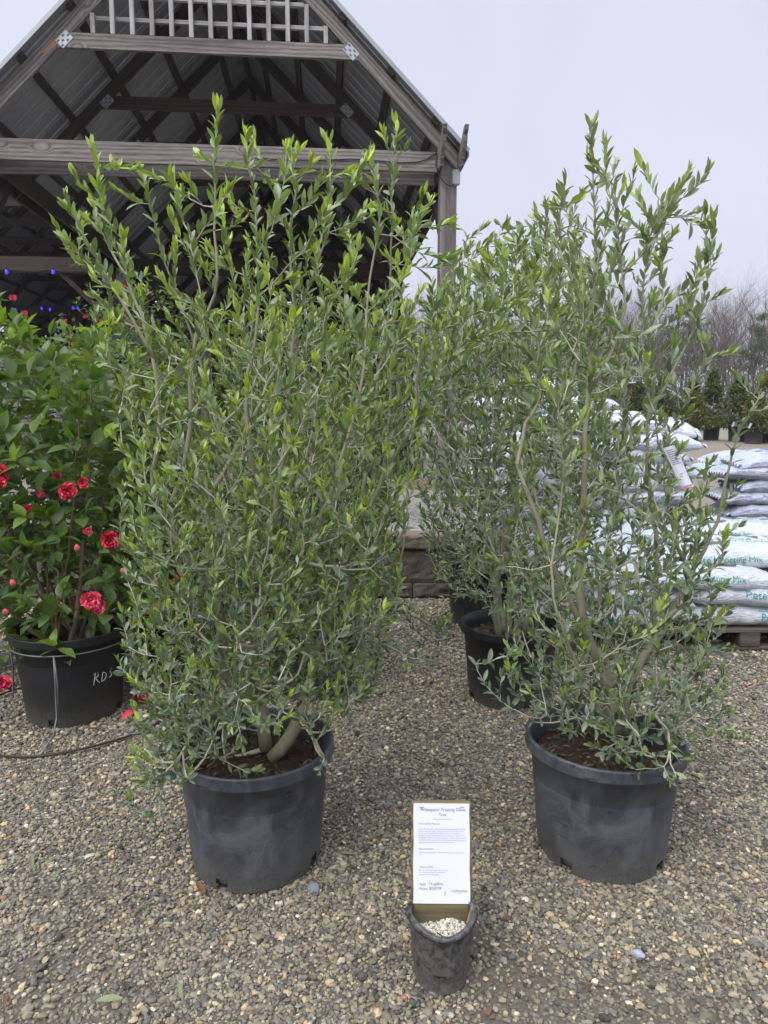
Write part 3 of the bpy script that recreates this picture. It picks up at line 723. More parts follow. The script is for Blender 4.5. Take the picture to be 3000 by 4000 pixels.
def camellia(loc, label, poly, depth, nst, n, mind, seed, flowers=(), buds=(), pot=True, leaf=.080, zhi=1.7, tone=1.0, potR=.225, potH=.36, wired=False, dark=0.0, gap=.034, rad=.012, fl_off=-.0, group='potted red camellias', zb=0.0):
    rnd = random.Random(seed); root = empty('potted_camellia', loc, 0, label, 'potted shrub', group)
    o = np.array(loc, float); X0, Y0, Z0 = loc
    po = None
    if pot: po = make_pot(root, M['potblack'], R=potR, H=potH, Rb=potR*.8, seed=seed+3, soilz=potH*.8)
    pl = Plant((X0, Y0))
    tops = fill(poly, Y0, depth*.85, .08, nst, rnd); miny = max(p[2] for p in tops)
    for t in tops:
        a = rnd.uniform(0, 2*PI); b = np.array([X0+.06*math.cos(a), Y0+.06*math.sin(a), Z0+potH*.8])
        t = t.copy(); t[2] = max(t[2], Z0+potH+.35+rnd.random()*.2)
        m = b*.45+t*.55; out = np.array([t[0]-X0, t[1]-Y0, 0]); m = m+out*.12
        pl.stem([b, b*.7+m*.3+out*.08, m, t], rad*rnd.uniform(.6, 1.1), .0022)
    pts = fill(poly, Y0, depth, mind, n, rnd); rnd.shuffle(pts)
    pl.grow(pts, .75, .5, maxlen=.3)
    pl.wood('stems', 'twigs', M['cbark'], M['cbark'], root, o)
    P = []; D = []; N = []; L = []; Wd = []; C = []
    for br in pl.br:
        p = br['p']; seg = np.linalg.norm(np.diff(p, axis=0), axis=1); cum = np.concatenate([[0], np.cumsum(seg)]); tot = cum[-1]
        s = tot*.12 if br['r0'] is None else tot*.45; ph = rng.uniform(0, 6)
        zrel = np.clip((p[-1][2]-Z0-potH)/(zhi-Z0-potH), 0, 1)
        young = rng.random() < .22+.2*zrel
        while s <= tot:
            k = max(1, min(np.searchsorted(cum, s), len(p)-1)); f = (s-cum[k-1])/max(seg[k-1], 1e-6); q = p[k-1]+(p[k]-p[k-1])*f; t = unit(p[k]-p[k-1])
            a = unit(np.cross(t, (.3, .5, .8))); b = np.cross(t, a); ph += 2.4+rng.normal(0, .3)
            side = a*math.cos(ph)+b*math.sin(ph); ang = rng.normal(1.05, .2)
            d = unit(t*math.cos(ang)+side*math.sin(ang)+np.array([0, 0, -.12+.2*rng.normal()]))
            nn = np.array([0, 0, 1.0])+rng.normal(0, .30, 3)
            l = leaf*rng.uniform(.7, 1.2); e = max(0, 1-(tot-s)/.06)
            c = (CC_OLD*(1-dark)+CC_BLUE*dark); c = c*(1-.45*zrel*(1-dark))+C_MID*.45*zrel*(1-dark)*.8
            if young: c = c*(1-.7*e)+CC_NEW*.7*e
            c = c*rng.uniform(.7, 1.35)*tone
            P.append(q-o+side*.004); D.append(d); N.append(nn); L.append(l); Wd.append(l*rng.uniform(.50, .64)); C.append(c)
            s += gap*rng.uniform(.7, 1.3)
        for i in range(3):
            d = unit(unit(p[-1]-p[-2])+rng.normal(0, .5, 3)); l = leaf*rng.uniform(.7, 1.05)
            c = (CC_NEW if young else CC_OLD*1.3)*rng.uniform(.7, 1.2)*tone
            P.append(p[-1]-o); D.append(d); N.append(np.array([0, -.3, 1.0])+rng.normal(0, .4, 3)); L.append(l); Wd.append(l*.5); C.append(c)
    link('foliage', leaves_mesh('foliage', P, D, N, L, Wd, C, CAM_T, M['camellia'], .5), root)
    for (px, py, dy, sz, pk) in flowers:
        w = atY(px, py, Y0+dy); f = link('flower', FL[3] if pk else FL[rnd.randrange(3)], root)
        f.location = Vector(w)-Vector(loc); f.scale = (sz*.74,)*3
        f.rotation_euler = (Vector((rnd.uniform(-.5, .5), -1, rnd.uniform(-.1, .5)))).to_track_quat('Z', 'Y').to_euler()
    for (px, py, dy) in buds:
        w = atY(px, py, Y0+dy); f = link('flower_bud', BUD, root); f.location = Vector(w)-Vector(loc)
        f.scale = (1.15,)*3; f.rotation_euler = (rnd.uniform(.2, 1), rnd.uniform(-.4, .4), 0)
    print('camellia', len(P)); return root, po
cp = (-1.33, 2.86, 0)
polyC = [(-160, 1250), (0, 1180), (120, 1300), (260, 1380), (420, 1250), (470, 1500), (540, 1800), (560, 2100), (560, 2330), (480, 2440), (250, 2480), (60, 2500), (-80, 2350), (-250, 2000), (-250, 1500)]
cr, cpo = camellia(cp, 'front camellia with bright red blossoms in a black pot marked with white writing', polyC, .30, 17, 330, .115, 11, tone=1.2,
    flowers=[(267, 1922, -.30, 1.0, 0), (362, 2345, -.34, 1.15, 1), (390, 2370, -.33, .9, 1), (434, 2112, -.25, 1.1, 0), (230, 1854, -.2, .6, 0), (335, 1888, -.22, .75, 0), (10, 1850, -.3, 1.0, 0), (15, 1880, -.31, .9, 0), (167, 1925, -.15, .65, 0), (104, 1992, -.2, .6, 0), (594, 2250, -.1, 1.0, 0), (627, 2365, -.1, .85, 1), (343, 2072, -.3, .5, 1), (85, 1246, .1, .6, 1), (95, 1225, .1, .4, 1), (53, 1165, .1, .45, 1)],
    buds=[(60, 2295, -.33), (33, 2401, -.33), (307, 2160, -.32), (570, 2400, -.2), (490, 2248, -.3)], potR=.236, potH=.375)
# white writing on the pot
def text_mesh(body, size, mat, extrude=0.0, align='LEFT', space=1.0, off=0.0):
    cu = bpy.data.curves.new('txt', 'FONT'); cu.body = body; cu.size = size; cu.align_x = align; cu.resolution_u = 3; cu.extrude = extrude; cu.space_character = space; cu.offset = off
    ob = bpy.data.objects.new('txt', cu); COL.objects.link(ob)
    dg = bpy.context.evaluated_depsgraph_get(); dg.update()
    me = bpy.data.meshes.new_from_object(ob.evaluated_get(dg)); bpy.data.objects.remove(ob); bpy.data.curves.remove(cu)
    me.materials.clear(); me.materials.append(mat); return me
def stroke_on_pot(parent, strokes, R0, R1, H, rad=.0021):
    b = MB()
    for st in strokes:
        pts = []
        for (az, z) in st:
            r = R0+(R1-R0)*z/H+.0012; pts.append((r*math.cos(az), r*math.sin(az), z))
        b.tube(pts, rad, 5)
    return b.build('writing', M['inkwhite'], parent)
# "RD 3" handwritten, azimuth grows to the right when seen from outside front
A0 = -.77; k = .10
def g(x, z): return (A0+x*k, .190+z*.030)
stroke_on_pot(cpo, [[g(0, -.9), g(.25, .1), g(.35, .9)], [g(-.1, .6), g(.35, .95), g(1.0, .8), g(.95, .3), g(.4, .05)], [g(.4, .05), g(.8, -.4), g(1.3, -.8)],
                    [g(1.7, -.7), g(1.85, .1), g(1.95, .6)], [g(1.95, .6), g(2.6, .4), g(2.8, -.1), g(2.4, -.55), g(1.7, -.7)],
                    [g(3.4, .9), g(4.0, .95), g(4.0, .5), g(3.6, .3), g(4.1, .1), g(4.1, -.4), g(3.5, -.5)]], .236*.8, .236*.925, .375)
# wire stand round the pot
st = empty('wire_pot_stand', (cp[0], cp[1], 0), 0, 'grey wire stand with thin legs and a rusty ground ring around the camellia pot', 'pot stand')
b = MB(); b.tube([(.231*math.cos(a), .231*math.sin(a), .315) for a in np.linspace(0, 2*PI, 65)], .0036, 6, cap=False); b.build('top_ring', M['wire'], st)
b = MB(); b.tube([(.42*math.cos(a)+.0, .42*math.sin(a)-.02, .010+.004*math.sin(5*a)) for a in np.linspace(0, 2*PI, 81)], .0048, 6, cap=False); b.build('base_ring', M['rust'], st)
for a in (-1.42, .15, 1.72, 3.3):
    b = MB(); c_, s_ = math.cos(a), math.sin(a)
    b.tube([(.236*c_, .236*s_, .315), (.240*c_, .240*s_, .2), (.246*c_, .246*s_, .07), (.30*c_, .30*s_, .02), (.42*c_, .42*s_-.02, .012)], .0036, 6)
    b.tube([(.244*c_, .236*s_+.008*c_, .31), (.247*c_+.008, .240*s_, .2), (.252*c_+.006, .246*s_, .07)], .0033, 6)
    b.build('leg', M['wire'], st)

back = [((-2.15, 3.25, 0), 'camellia half cut off by the left edge of the photo, behind the front camellia', [(-200, 1300), (60, 1350), (150, 1900), (100, 2300), (-250, 2300)], [(20, 2060, -.25, .8, 0)]),
        ((-1.25, 3.85, 0), 'darker camellia standing directly behind the front camellia', [(150, 1380), (330, 1300), (600, 1350), (720, 1700), (740, 2100), (640, 2350), (380, 2350), (200, 2100)], [(620, 2330, -.3, .8, 0), (470, 2200, -.3, .8, 0)]),
        ((-.98, 3.30, 0), 'camellia between the front camellia and the front left olive tree', [(420, 1500), (620, 1450), (760, 1600), (800, 2000), (760, 2300), (560, 2380), (440, 2200)], [(700, 2260, -.3, .9, 0), (640, 2330, -.3, .8, 0), (560, 2000, -.3, .5, 1)])]
for i, (loc, lab, poly, fl) in enumerate(back):
    camellia(loc, lab, poly, .30, 9, 380, .095, 20+i, flowers=fl, tone=.8, dark=.5, leaf=.062, potR=.21, potH=.33)
# slender camellias with small leaves standing on the terrace, against the dark pavilion
TZ = .44
sl_spots = [(-1.85, 5.3, 60, 1200), (-1.45, 5.1, 190, 1270), (-1.15, 5.5, 250, 1180), (-.95, 5.0, 340, 1060), (-.72, 5.4, 420, 1080), (-.45, 5.1, 520, 1010), (-2.3, 5.6, -60, 1150), (-.1, 5.6, 800, 1250), (-1.6, 5.9, 120, 1300)]
sl_lab = ['slender small leaved camellia left of the front camellia top, with pink buds', 'short slender camellia with bare upright stems before the dark pavilion', 'slender camellia with twin upright stems in front of the low grey wall', 'tallest slender camellia with round leaves beside the left edge of the front left olive', 'slender camellia with pink flowers close to the dark green awning', 'slender camellia seen between the upper left branches of the front left olive', 'slender camellia at the very left edge before the dark pavilion', 'slender camellia hidden behind the middle of the front left olive crown', 'small slender camellia in front of the white rails at the back left']
for i, (X, Y, px, py) in enumerate(sl_spots):
    top = atY(px, py, Y); r = random.Random(50+i)
    poly = []
    cx, _ = project((X, Y, 1.0)); y0 = py; y1 = project((X, Y, TZ+.35))[1]
    poly = [(px-45, y0+140), (px-10, y0+40), (px+50, y0+80), (cx+110, (y0*.4+y1*.6)), (cx+120, y1-40), (cx-120, y1-40), (cx-110, (y0*.4+y1*.6))]
    fl = [(px+r.randint(-60, 70), y0+r.randint(60, 300), -.15, .42, 1) for _ in range(3)]
    camellia((X, Y, TZ), sl_lab[i], poly, .22, 7, 170, .10, 60+i, flowers=fl, tone=.85, dark=1.0, leaf=.036, potR=.17, potH=.28, zhi=2.4, rad=.008, gap=.026, group='slender camellias on the terrace')

# ------------------------------------------------------------ sign in a small pot
sp = (.128, 1.415, 0)
r = empty('small_gravel_pot', sp, 0, 'small scuffed black pot filled with pale gravel, holding up the price sign', 'pot')
b = pot_mesh(.0785, .155, .060, .012, notches=False)
for i, v in enumerate(b.v):       # the rim is bent
    if v[2] > .12:
        a = math.atan2(v[1], v[0]); k_ = (v[2]-.12)/.035
        b.v[i] = (v[0]*(1+.03*k_*math.sin(2*a+.6)), v[1]*(1+.03*k_*math.cos(3*a)), v[2]+k_*(.006*math.sin(a*2+1)-.004*math.sin(3*a)))
po = b.build('pot', M['potgrit'], r)
def scatter_pebbles(name, parent, R, z, n, col, rr=(.0022, .0045), dome=0.0, yb=9):
    V = []; F = []; C = []; base = bmesh.new(); bmesh.ops.create_icosphere(base, subdivisions=1, radius=1)
    bv = np.array([v.co[:] for v in base.verts]); bf = np.array([[v.index for v in f.verts] for f in base.faces]); base.free()
    for i in range(n):
        a = rng.uniform(0, 2*PI); q = R*math.sqrt(rng.random()); s_ = rng.uniform(*rr)
        x, y = q*math.cos(a), q*math.sin(a)
        if y > yb: continue
        v = bv*rng.uniform(.75, 1.2, bv.shape)*s_*np.array([1, .85, .7]) + np.array([x, y, z+dome*(1-(q/R)**2)+rng.uniform(0, .006)+.004*math.sin(x*60)])
        F.append(bf+len(V)*len(bv)); V.append(v); C.append(np.tile(np.array(col)*rng.uniform(.6, 1.25), (len(bv), 1)))
    o = link(name, npmesh(name, np.concatenate(V), np.concatenate(F), M['pebble'], np.concatenate(C), smooth=False), parent); o['kind'] = 'stuff'; return o
b = MB(); b.lathe([(.0005, .106), (.065, .101), (.060, .07)], 32); b.build('gravel_bed', M['whitestone'], r)
scatter_pebbles('gravel_fill', r, .064, .104, 1500, (.60, .55, .44), dome=.008)
# torn lip of a second pot inside the rim, a loose strip and a wood splinter
b = MB(); 
pts = []
for i, a in enumerate(np.linspace(PI*.93, PI*1.62, 18)):
    t = i/17; pts.append((.0715*math.cos(a)*(1-.08*t), .0715*math.sin(a)*(1-.06*t), .156-.026*math.sin(t*PI*.5)))
V = []; F = []
for i, p in enumerate(pts): V += [p, (p[0]*.97, p[1]*.97, p[2]-.028)]
for i in range(len(pts)-1): F.append((2*i, 2*i+1, 2*i+3, 2*i+2))
b.add(V, F, 0, True); b.tube(pts, .0017, 6); b.build('torn_inner_rim', M['potblack'], r)
b = MB(); b.tube([(-.012, -.022, .119), (.004, -.036, .117), (.022, -.042, .118), (.045, -.038, .119)], .0013, 5); b.build('loose_strip', M['potblack'], r)
b = MB(); b.box((.064, .006, .138), (.006, .006, .040), rot=Matrix.Rotation(.25, 3, 'Y'), bev=.0015); b.build('wood_splinter', M['beamtan'], r)
# board
bd = empty('price_sign', (.1295, 1.425, .085), 0, 'white printed plant sign stapled on a mossy upright board in the small pot', 'sign')
bd.rotation_euler = (-.27, math.radians(.6), 0)
b = MB(); b.box((0, .0105, .123), (.138, .021, .326), bev=.002); b.build('board', M['board'], bd)
PWd, PH, PB = .1285, .2155, .0685           # paper
n = 14; V = []; F = []
for j in range(n+1):
    for i in range(n+1):
        x = (i/n-.5)*PWd; z = PB+PH*j/n; edge = max(0, abs(i/n-.5)*2-.8)*5
        V.append((x+.0006*math.sin(j*.9), -.0012-.0012*edge*abs(math.sin(j*.7))-(.0018*(1-j/2) if j < 2 else 0), z))
for j in range(n):
    for i in range(n): a = j*(n+1)+i; F.append((a, a+1, a+n+2, a+n+1))
pp = link('paper', npmesh('paper', V, F, M['paper']), bd)
def sign_text(body, x0, x1, yb, h, mat, bold=False):
    me = text_mesh(body, 1.0, mat, off=-.008); c = np.array([v.co[:] for v in me.vertices])
    w0, w1 = c[:, 0].min(), c[:, 0].max(); sx = (x1-x0)*PWd/535/(w1-w0); sz = h*PH/950/.7
    for v in me.vertices:
        x, y = v.co.x, v.co.y
        v.co = ((x-w0)*sx+(x0-281)/535*PWd-PWd/2, -.0021, PB+PH-(yb-218)/950*PH+y*sz)
    return me
lines = [("\u2018Arbequina\u2019 Fruiting Olive", 343, 775, 292, 32, 0), ("Tree", 521, 596, 340, 30, 0), ("Olea europea 'Arbequina'", 470, 645, 376, 14, 1),
 ("Outstanding Features", 332, 532, 421, 16, 2),
 ("This self-fruiting (aka self-pollinating) olive is prized for its dark", 330, 780, 470, 13, 1), ("brown fruit with a high oil content and attractive year-round", 330, 752, 491, 13, 1),
 ("silvery-green foliage! Cold-hardy to as low as 5 degrees,", 330, 727, 512, 13, 1), ("'Arbequina' makes a beautiful specimen shrub or small tree in", 330, 770, 534, 13, 1),
 ("the garden border or in large containers. These plants are often", 330, 782, 555, 13, 1), ("\"tree-formed\" by selectively removing smaller lower branches to", 330, 786, 576, 13, 1),
 ("expose the larger branch structure of the plant.", 330, 665, 597, 13, 1),
 ("Rate of Growth", 332, 471, 661, 16, 2), ("Plants grow slowly to 10-12' tall and wide, at a rate of 6-12\" a", 334, 766, 694, 13, 1), ("year.", 334, 364, 714, 11, 1),
 ("Where to Plant", 339, 470, 833, 16, 2), ("Plant in sun to very light shade. Olives", 339, 602, 860, 12, 1), ("are extremely drought tolerant after", 339, 585, 881, 12, 1), ("their first year in the garden.", 339, 528, 903, 12, 1),
 ("Size:", 342, 404, 1000, 24, 2), ("15-gallon", 433, 560, 995, 26, 0), ("Price:", 342, 420, 1042, 24, 2), ("$229.99", 431, 545, 1039, 27, 0), ("Lichtenfelt", 640, 790, 1062, 30, 2), ("NURSERIES", 676, 736, 1076, 7, 1)]
mm = [M['inkblack'], M['inkfaint'], M['inkblack']]
V = []; F = []; MI = []
for ln in lines:
    me = sign_text(ln[0], ln[1], ln[2], ln[3], ln[4], M['inkblack'])
    b0 = len(V); V += [v.co[:] for v in me.vertices]
    if ln[0] == 'Lichtenfelt':
        zb = min(v[2] for v in V[b0:]); V[b0:] = [(v[0]+(v[2]-zb)*.25, v[1], v[2]) for v in V[b0:]]
    for p in me.polygons: F.append([b0+i for i in p.vertices]); MI.append(1 if ln[5] == 1 else 0)
    bpy.data.meshes.remove(me)
me = bpy.data.meshes.new('lettering'); me.from_pydata(V, [], F); me.materials.append(M['inkblack']); me.materials.append(M['inkfaint']); me.polygons.foreach_set('material_index', MI); me.update()
link('lettering', me, pp)
for (x, z, a) in ((.047, PB+PH-.0075, 1.45), (.0075, PB+.022, .05), (-.045, PB+PH-.0085, 1.5)):
    b = MB(); R_ = Matrix.Rotation(a, 3, 'Y'); b.box((x, -.0028, z), (.0008, .0008, .0105), rot=R_); b.build('staple', M['wire'], bd)

# ------------------------------------------------------------ terrace, retaining wall
TY0 = 4.76
def solid(name, poly, z0, z1, mat):
    n = len(poly); V = [(x, y, z0) for x, y in poly]+[(x, y, z1) for x, y in poly]
    F = [list(range(n, 2*n))]+[[i, (i+1) % n, n+(i+1) % n, n+i] for i in range(n)]
    me = bpy.data.meshes.new(name); me.from_pydata(V, [], F); me.materials.append(mat); me.update(); return link(name, me)
def m_terrace():
    t = NT('terrace gravel'); v = t.coord(); vo = t.n('TexVoronoi', Scale=62.0); t.l(v, vo.inputs['Vector'])
    c = t.ramp(vo.outputs['Color'], [(0, (.13, .13, .12)), (.4, (.30, .29, .27)), (.75, (.42, .40, .37)), (1, (.58, .55, .50))])
    c = t.mix(t.ramp(vo.outputs['Distance'], [(.4, 0.0), (.65, .8)]), c, (.10, .09, .08)); t.base(c); t.rough(.9); t.bump(vo.outputs['Distance'], .8, .008); return t.m
M['terrace'] = m_terrace()
tr = solid('terrace', [(-12, TY0+.22), (.70, TY0+.22), (.70, 7.4), (1.5, 7.6), (1.5, 34), (-12, 34)], -.02, .432, M['terrace']); tag(tr, 'raised gravel terrace behind the block wall', 'terrace', kind='structure')
wl = empty('retaining_wall', (0, TY0, 0), 0, 'low retaining wall of brown split face blocks with cap stones behind the olive pots', 'wall')
def rough_block(name, c, size, mat, parent, seed, amp=.012):
    nx_, nz_ = 14, 8; V = []; F = []
    for j in range(nz_+1):
        for i in range(nx_+1):
            x = (i/nx_-.5)*size[0]; z = (j/nz_-.5)*size[2]
            e = (1-abs(i/nx_-.5)*2)*(1-abs(j/nz_-.5)*2)
            V.append((x, -size[1]/2-amp*(1 if e > .0 else 0)*(.6+noise.noise(Vector((x*18+seed*5, z*26, seed)))*1.4), z))
    k = len(V)
    for j in range(nz_):
        for i in range(nx_): a = j*(nx_+1)+i; F.append([a, a+1, a+nx_+2, a+nx_+1])
    c8 = [(-size[0]/2, -size[1]/2, -size[2]/2), (size[0]/2, -size[1]/2, -size[2]/2), (size[0]/2, size[1]/2, -size[2]/2), (-size[0]/2, size[1]/2, -size[2]/2)]
    c8 += [(x, y, -z) for x, y, z in c8]; V += c8
    F += [[k+4, k+5, k+6, k+7], [k+1, k+2, k+6, k+5], [k, k+4, k+7, k+3], [k, k+3, k+2, k+1], [k+2, k+3, k+7, k+6]]
    me = bpy.data.meshes.new(name); me.from_pydata(V, [], F); me.materials.append(mat); me.update()
    o = link(name, me, parent); o.location = c; return o
for row, (z, h, off) in enumerate([(.055, .105, .0), (.23, .235, .17)]):
    x = -4.6+off; i = 0
    while x < .66:
        w = .40 if x+.40 < .70 else .70-x
        if w > .06: rough_block('block', (x+w/2, .11, z), (w-.007, .21, h), M['block'], wl, i+row*31)
        x += .40; i += 1
x = -4.6; i = 0
while x < .70:
    w = min(.45, .71-x)
    if w > .06: rough_block('cap_stone', (x+w/2, .10, .40), (w-.006, .26, .085), M['cap'], wl, 90+i, .008)
    x += .45; i += 1
for i in range(14):     # return wall along the right side of the terrace
    b = MB(); b.box((.66, .44+i*.2, .18), (.1, .195, .36), bev=.006); b.build('side_block', M['block'], wl)
b = MB(); b.box((0, 0, 0), (3.4, .14, .12), bev=.004); tm = b.build('landscape_timber', M['beamtan']); tm.location = (-.6, 8.25, .49); tag(tm, 'tan timber edging laid across the terrace under the black pots', 'timber')
for i, (px, Y, lab) in enumerate([(1470, 8.7, 'black potted shrub at the left on the terrace timber, seen through the olive branches'), (1565, 8.6, 'black potted shrub at the right on the terrace timber, beside the pavilion post'), (1390, 9.0, 'black potted shrub farthest left on the terrace timber')]):
    X = (px-1500)/FPX*Y
    c1 = project((X, Y, 1.0))
    camellia((X, Y, .44), lab, [(px-80, 1380), (px-20, 1300), (px+80, 1380), (px+80, 1690), (px-80, 1690)], .3, 5, 130, .14, 90+i, potR=.27, potH=.56, dark=.8, leaf=.07, zhi=2.2, rad=.012, gap=.045, group='potted shrubs on the terrace')

# ------------------------------------------------------------ timber pavilion
YAW = math.radians(4.78); PO = Vector((.7973, 8.0, 0))
pv = empty('timber_pavilion', PO, YAW, 'open grey timber pavilion with exposed trusses, slatted gable and metal roof', 'pavilion')
fxv = Vector((math.cos(YAW), math.sin(YAW), 0)); axv = Vector((-math.sin(YAW), math.cos(YAW), 0))
def bl(px, py, v=0):
    q = ray(px, py); P0 = Vector((0, 0, CAMH)); t = ((PO-P0).dot(axv)+v)/q.dot(axv); P = P0+q*t; return Vector(((P-PO).dot(fxv), v, P.z))
def beam(name, p0, p1, w, h, mat, parent=pv, roll=0.0, bev=.003):
    """box from p0 to p1, mesh built along local X; w across, h up"""
    p0, p1 = Vector(p0), Vector(p1); d = p1-p0; L = d.length; x = d.normalized()
    up = Vector((0, 0, 1)) if abs(x.z) < .95 else Vector((0, 1, 0))
    y = up.cross(x).normalized(); z = x.cross(y)
    if roll: q = Matrix.Rotation(roll, 3, x); y = q @ y; z = q @ z
    m = Matrix((x, y, z)).transposed().to_4x4(); m.translation = (p0+p1)/2
    b = MB(); b.box((0, 0, 0), (L, w, h), bev=bev); return b.build(name, M[mat] if isinstance(mat, str) else mat, parent, m)
UC = -2.605; VD = 21.92
def prism(name, poly, v0, v1, ang, mat, parent=pv):
    """poly in (u, z), pushed from v0 to v1; local X runs along ang"""
    cu = sum(p[0] for p in poly)/len(poly); cz = sum(p[1] for p in poly)/len(poly); ca, sa = math.cos(ang), math.sin(ang)
    V = [];
    for v in (v0, v1):
        for (u, z) in poly: du, dz = u-cu, z-cz; V.append((du*ca+dz*sa, v-(v0+v1)/2, -du*sa+dz*ca))
    n = len(poly); F = [list(range(n)), list(range(n, 2*n))[::-1]]+[[i, n+i, n+(i+1) % n, (i+1) % n] for i in range(n)]
    me = bpy.data.meshes.new(name); me.from_pydata(V, [], F); me.materials.append(M[mat]); me.update()
    bm = bmesh.new(); bm.from_mesh(me); bmesh.ops.recalc_face_normals(bm, faces=bm.faces[:]); bm.to_mesh(me); bm.free()
    m = Matrix.Rotation(-ang, 4, 'Y'); m.translation = (cu, (v0+v1)/2, cz); return link(name, me, parent, m)
def mirror(poly, s): return [(UC+(u-UC)*s, z) for u, z in poly]
def truss(v, mat, first=False):
    hw = .022
    for s in (1, -1):
        e = 2.60
        raf = [(UC, 6.53), (UC+e, 6.53-e), (UC+e, 6.71-e), (UC, 6.71)]
        prism('rafter', mirror(raf, s), v-hw, v+hw, -PI/4*s, mat)
    prism('collar_tie', [(UC-1.384, 5.144), (UC+1.384, 5.144), (UC+1.526, 5.002), (UC-1.526, 5.002)], v-hw, v+hw, 0, mat)
    for s in (1, -1):
        if v < 8:
            m = Matrix.Rotation(PI/4*s, 4, 'Y'); m.translation = (UC+1.455*s, v-hw-.003, 5.075)
            b = MB(); b.box((0, 0, 0), (.15, .005, .10)); pl_ = b.build('truss_plate', M['galv'], pv, m)
            b = MB()
            for i in range(4):
                for j in range(3):
                    if (i+j) % 2 == 0: b.box((-.056+.0375*i, -.0035, -.03+.03*j), (.028, .003, .016))
            b.build('plate_slots', M['darkslot'], pl_)
tv = [-.025]+[1.37*k for k in range(1, 17)]
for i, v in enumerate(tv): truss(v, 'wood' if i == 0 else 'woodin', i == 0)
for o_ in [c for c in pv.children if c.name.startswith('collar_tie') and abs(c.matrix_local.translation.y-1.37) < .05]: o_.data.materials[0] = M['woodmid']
for k in range(5):
    v = 5.48*k+.09 if k else .09
    for s in (1, -1):
        u = UC+s*2.515
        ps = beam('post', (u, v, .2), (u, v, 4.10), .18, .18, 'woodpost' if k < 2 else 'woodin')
        if k:
            beam('knee_brace', (u-s*.10, v, 3.15), (u-s*.85, v, 3.88), .085, .085, 'woodin')
        beam('knee_brace', (u, v+.10, 3.12), (u, v+.80, 3.9), .085, .085, 'woodin')
        if k: beam('knee_brace', (u, v-.10, 3.12), (u, v-.80, 3.9), .085, .085, 'woodin')
    if k == 0:
        beam('tie_beam', (-5.0, .022, 4.025), (-.222, .022, 4.025), .04, .21, 'wood')
        beam('rear_tie_beam', (-5.0, .20, 3.945), (-.222, .20, 3.945), .04, .20, 'woodpost')
    else:
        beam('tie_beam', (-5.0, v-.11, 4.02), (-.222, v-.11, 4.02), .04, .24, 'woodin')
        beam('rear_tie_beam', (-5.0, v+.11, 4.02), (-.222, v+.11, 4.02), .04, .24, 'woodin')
# side plates with shaped tails in front
def plate(u):
    prof = [(-.02, 3.93), (-.17, 3.93), (-.185, 3.985), (-.235, 3.985), (-.25, 4.02), (-.29, 4.045), (-.325, 4.085), (-.345, 4.13), (-.35, 4.19), (-.40, 4.215), (-.415, 4.255), (-.34, 4.26), (-.20, 4.17), (-.02, 4.17)]
    V = []; n = len(prof)
    for du in (-.02, .02): V += [(du, p[0], p[1]) for p in prof]
    F = [list(range(n))[::-1], list(range(n, 2*n))]+[[i, (i+1) % n, n+(i+1) % n, n+i] for i in range(n)]
    me = bpy.data.meshes.new('plate_tail'); me.from_pydata([(v[1], v[0], v[2]-4.05) for v in V], [], [f[::-1] for f in F]); me.materials.append(M['woodpost']); me.update()
    m = Matrix.Rotation(PI/2, 4, 'Z'); m.translation = (u, 0, 4.05); link('plate_tail', me, pv, m)
    beam('side_plate', (u, -.018, 4.05), (u, VD, 4.05), .04, .24, 'woodin')
for s in (1, -1):
    plate(UC+s*2.627); plate(UC+s*2.403)
# purlins and roof sheets
for s in (1, -1):
    for d in (.30, .83, 1.36, 1.87, 2.34, 2.60):
        zz = 6.738-d
        beam('purlin', (UC+s*d, -.12, zz), (UC+s*d, VD, zz), .09, .036, 'woodin', roll=s*PI/4)
    # ribbed sheet
    prof = []; v = -.15
    while v < VD+.1:
        prof += [(v, 0), (v+.085, 0), (v+.095, .018), (v+.115, .018), (v+.125, 0)]; 
        prof += [(v+.165, 0), (v+.168, .004), (v+.176, .004), (v+.179, 0)]; v += .23
    V = []; F = []; e = 2.70; no = Vector((s*.7071, 0, .7071))
    for (v_, h_) in prof:
        for d in (0, e*.5, e): q = Vector((UC+s*d, v_, 6.768-d))+no*h_; V.append(q[:])
    for i in range(len(prof)-1):
        for j in (0, 1): a = i*3+j; f = [a, a+1, a+4, a+3]; F.append(f if s > 0 else f[::-1])
    me = bpy.data.meshes.new('roof_sheet'); me.from_pydata(V, [], F); me.materials.append(M['metal']); me.update()
    ro = link('roof_sheet', me, pv)
    beam('rake_trim', (UC, -.155, 6.795), (UC+s*e, -.155, 6.795-e), .018, .045, 'metal')
    beam('eave_trim', (UC+s*e, -.14, 6.77-e), (UC+s*e, VD, 6.77-e), .02, .05, 'metal')
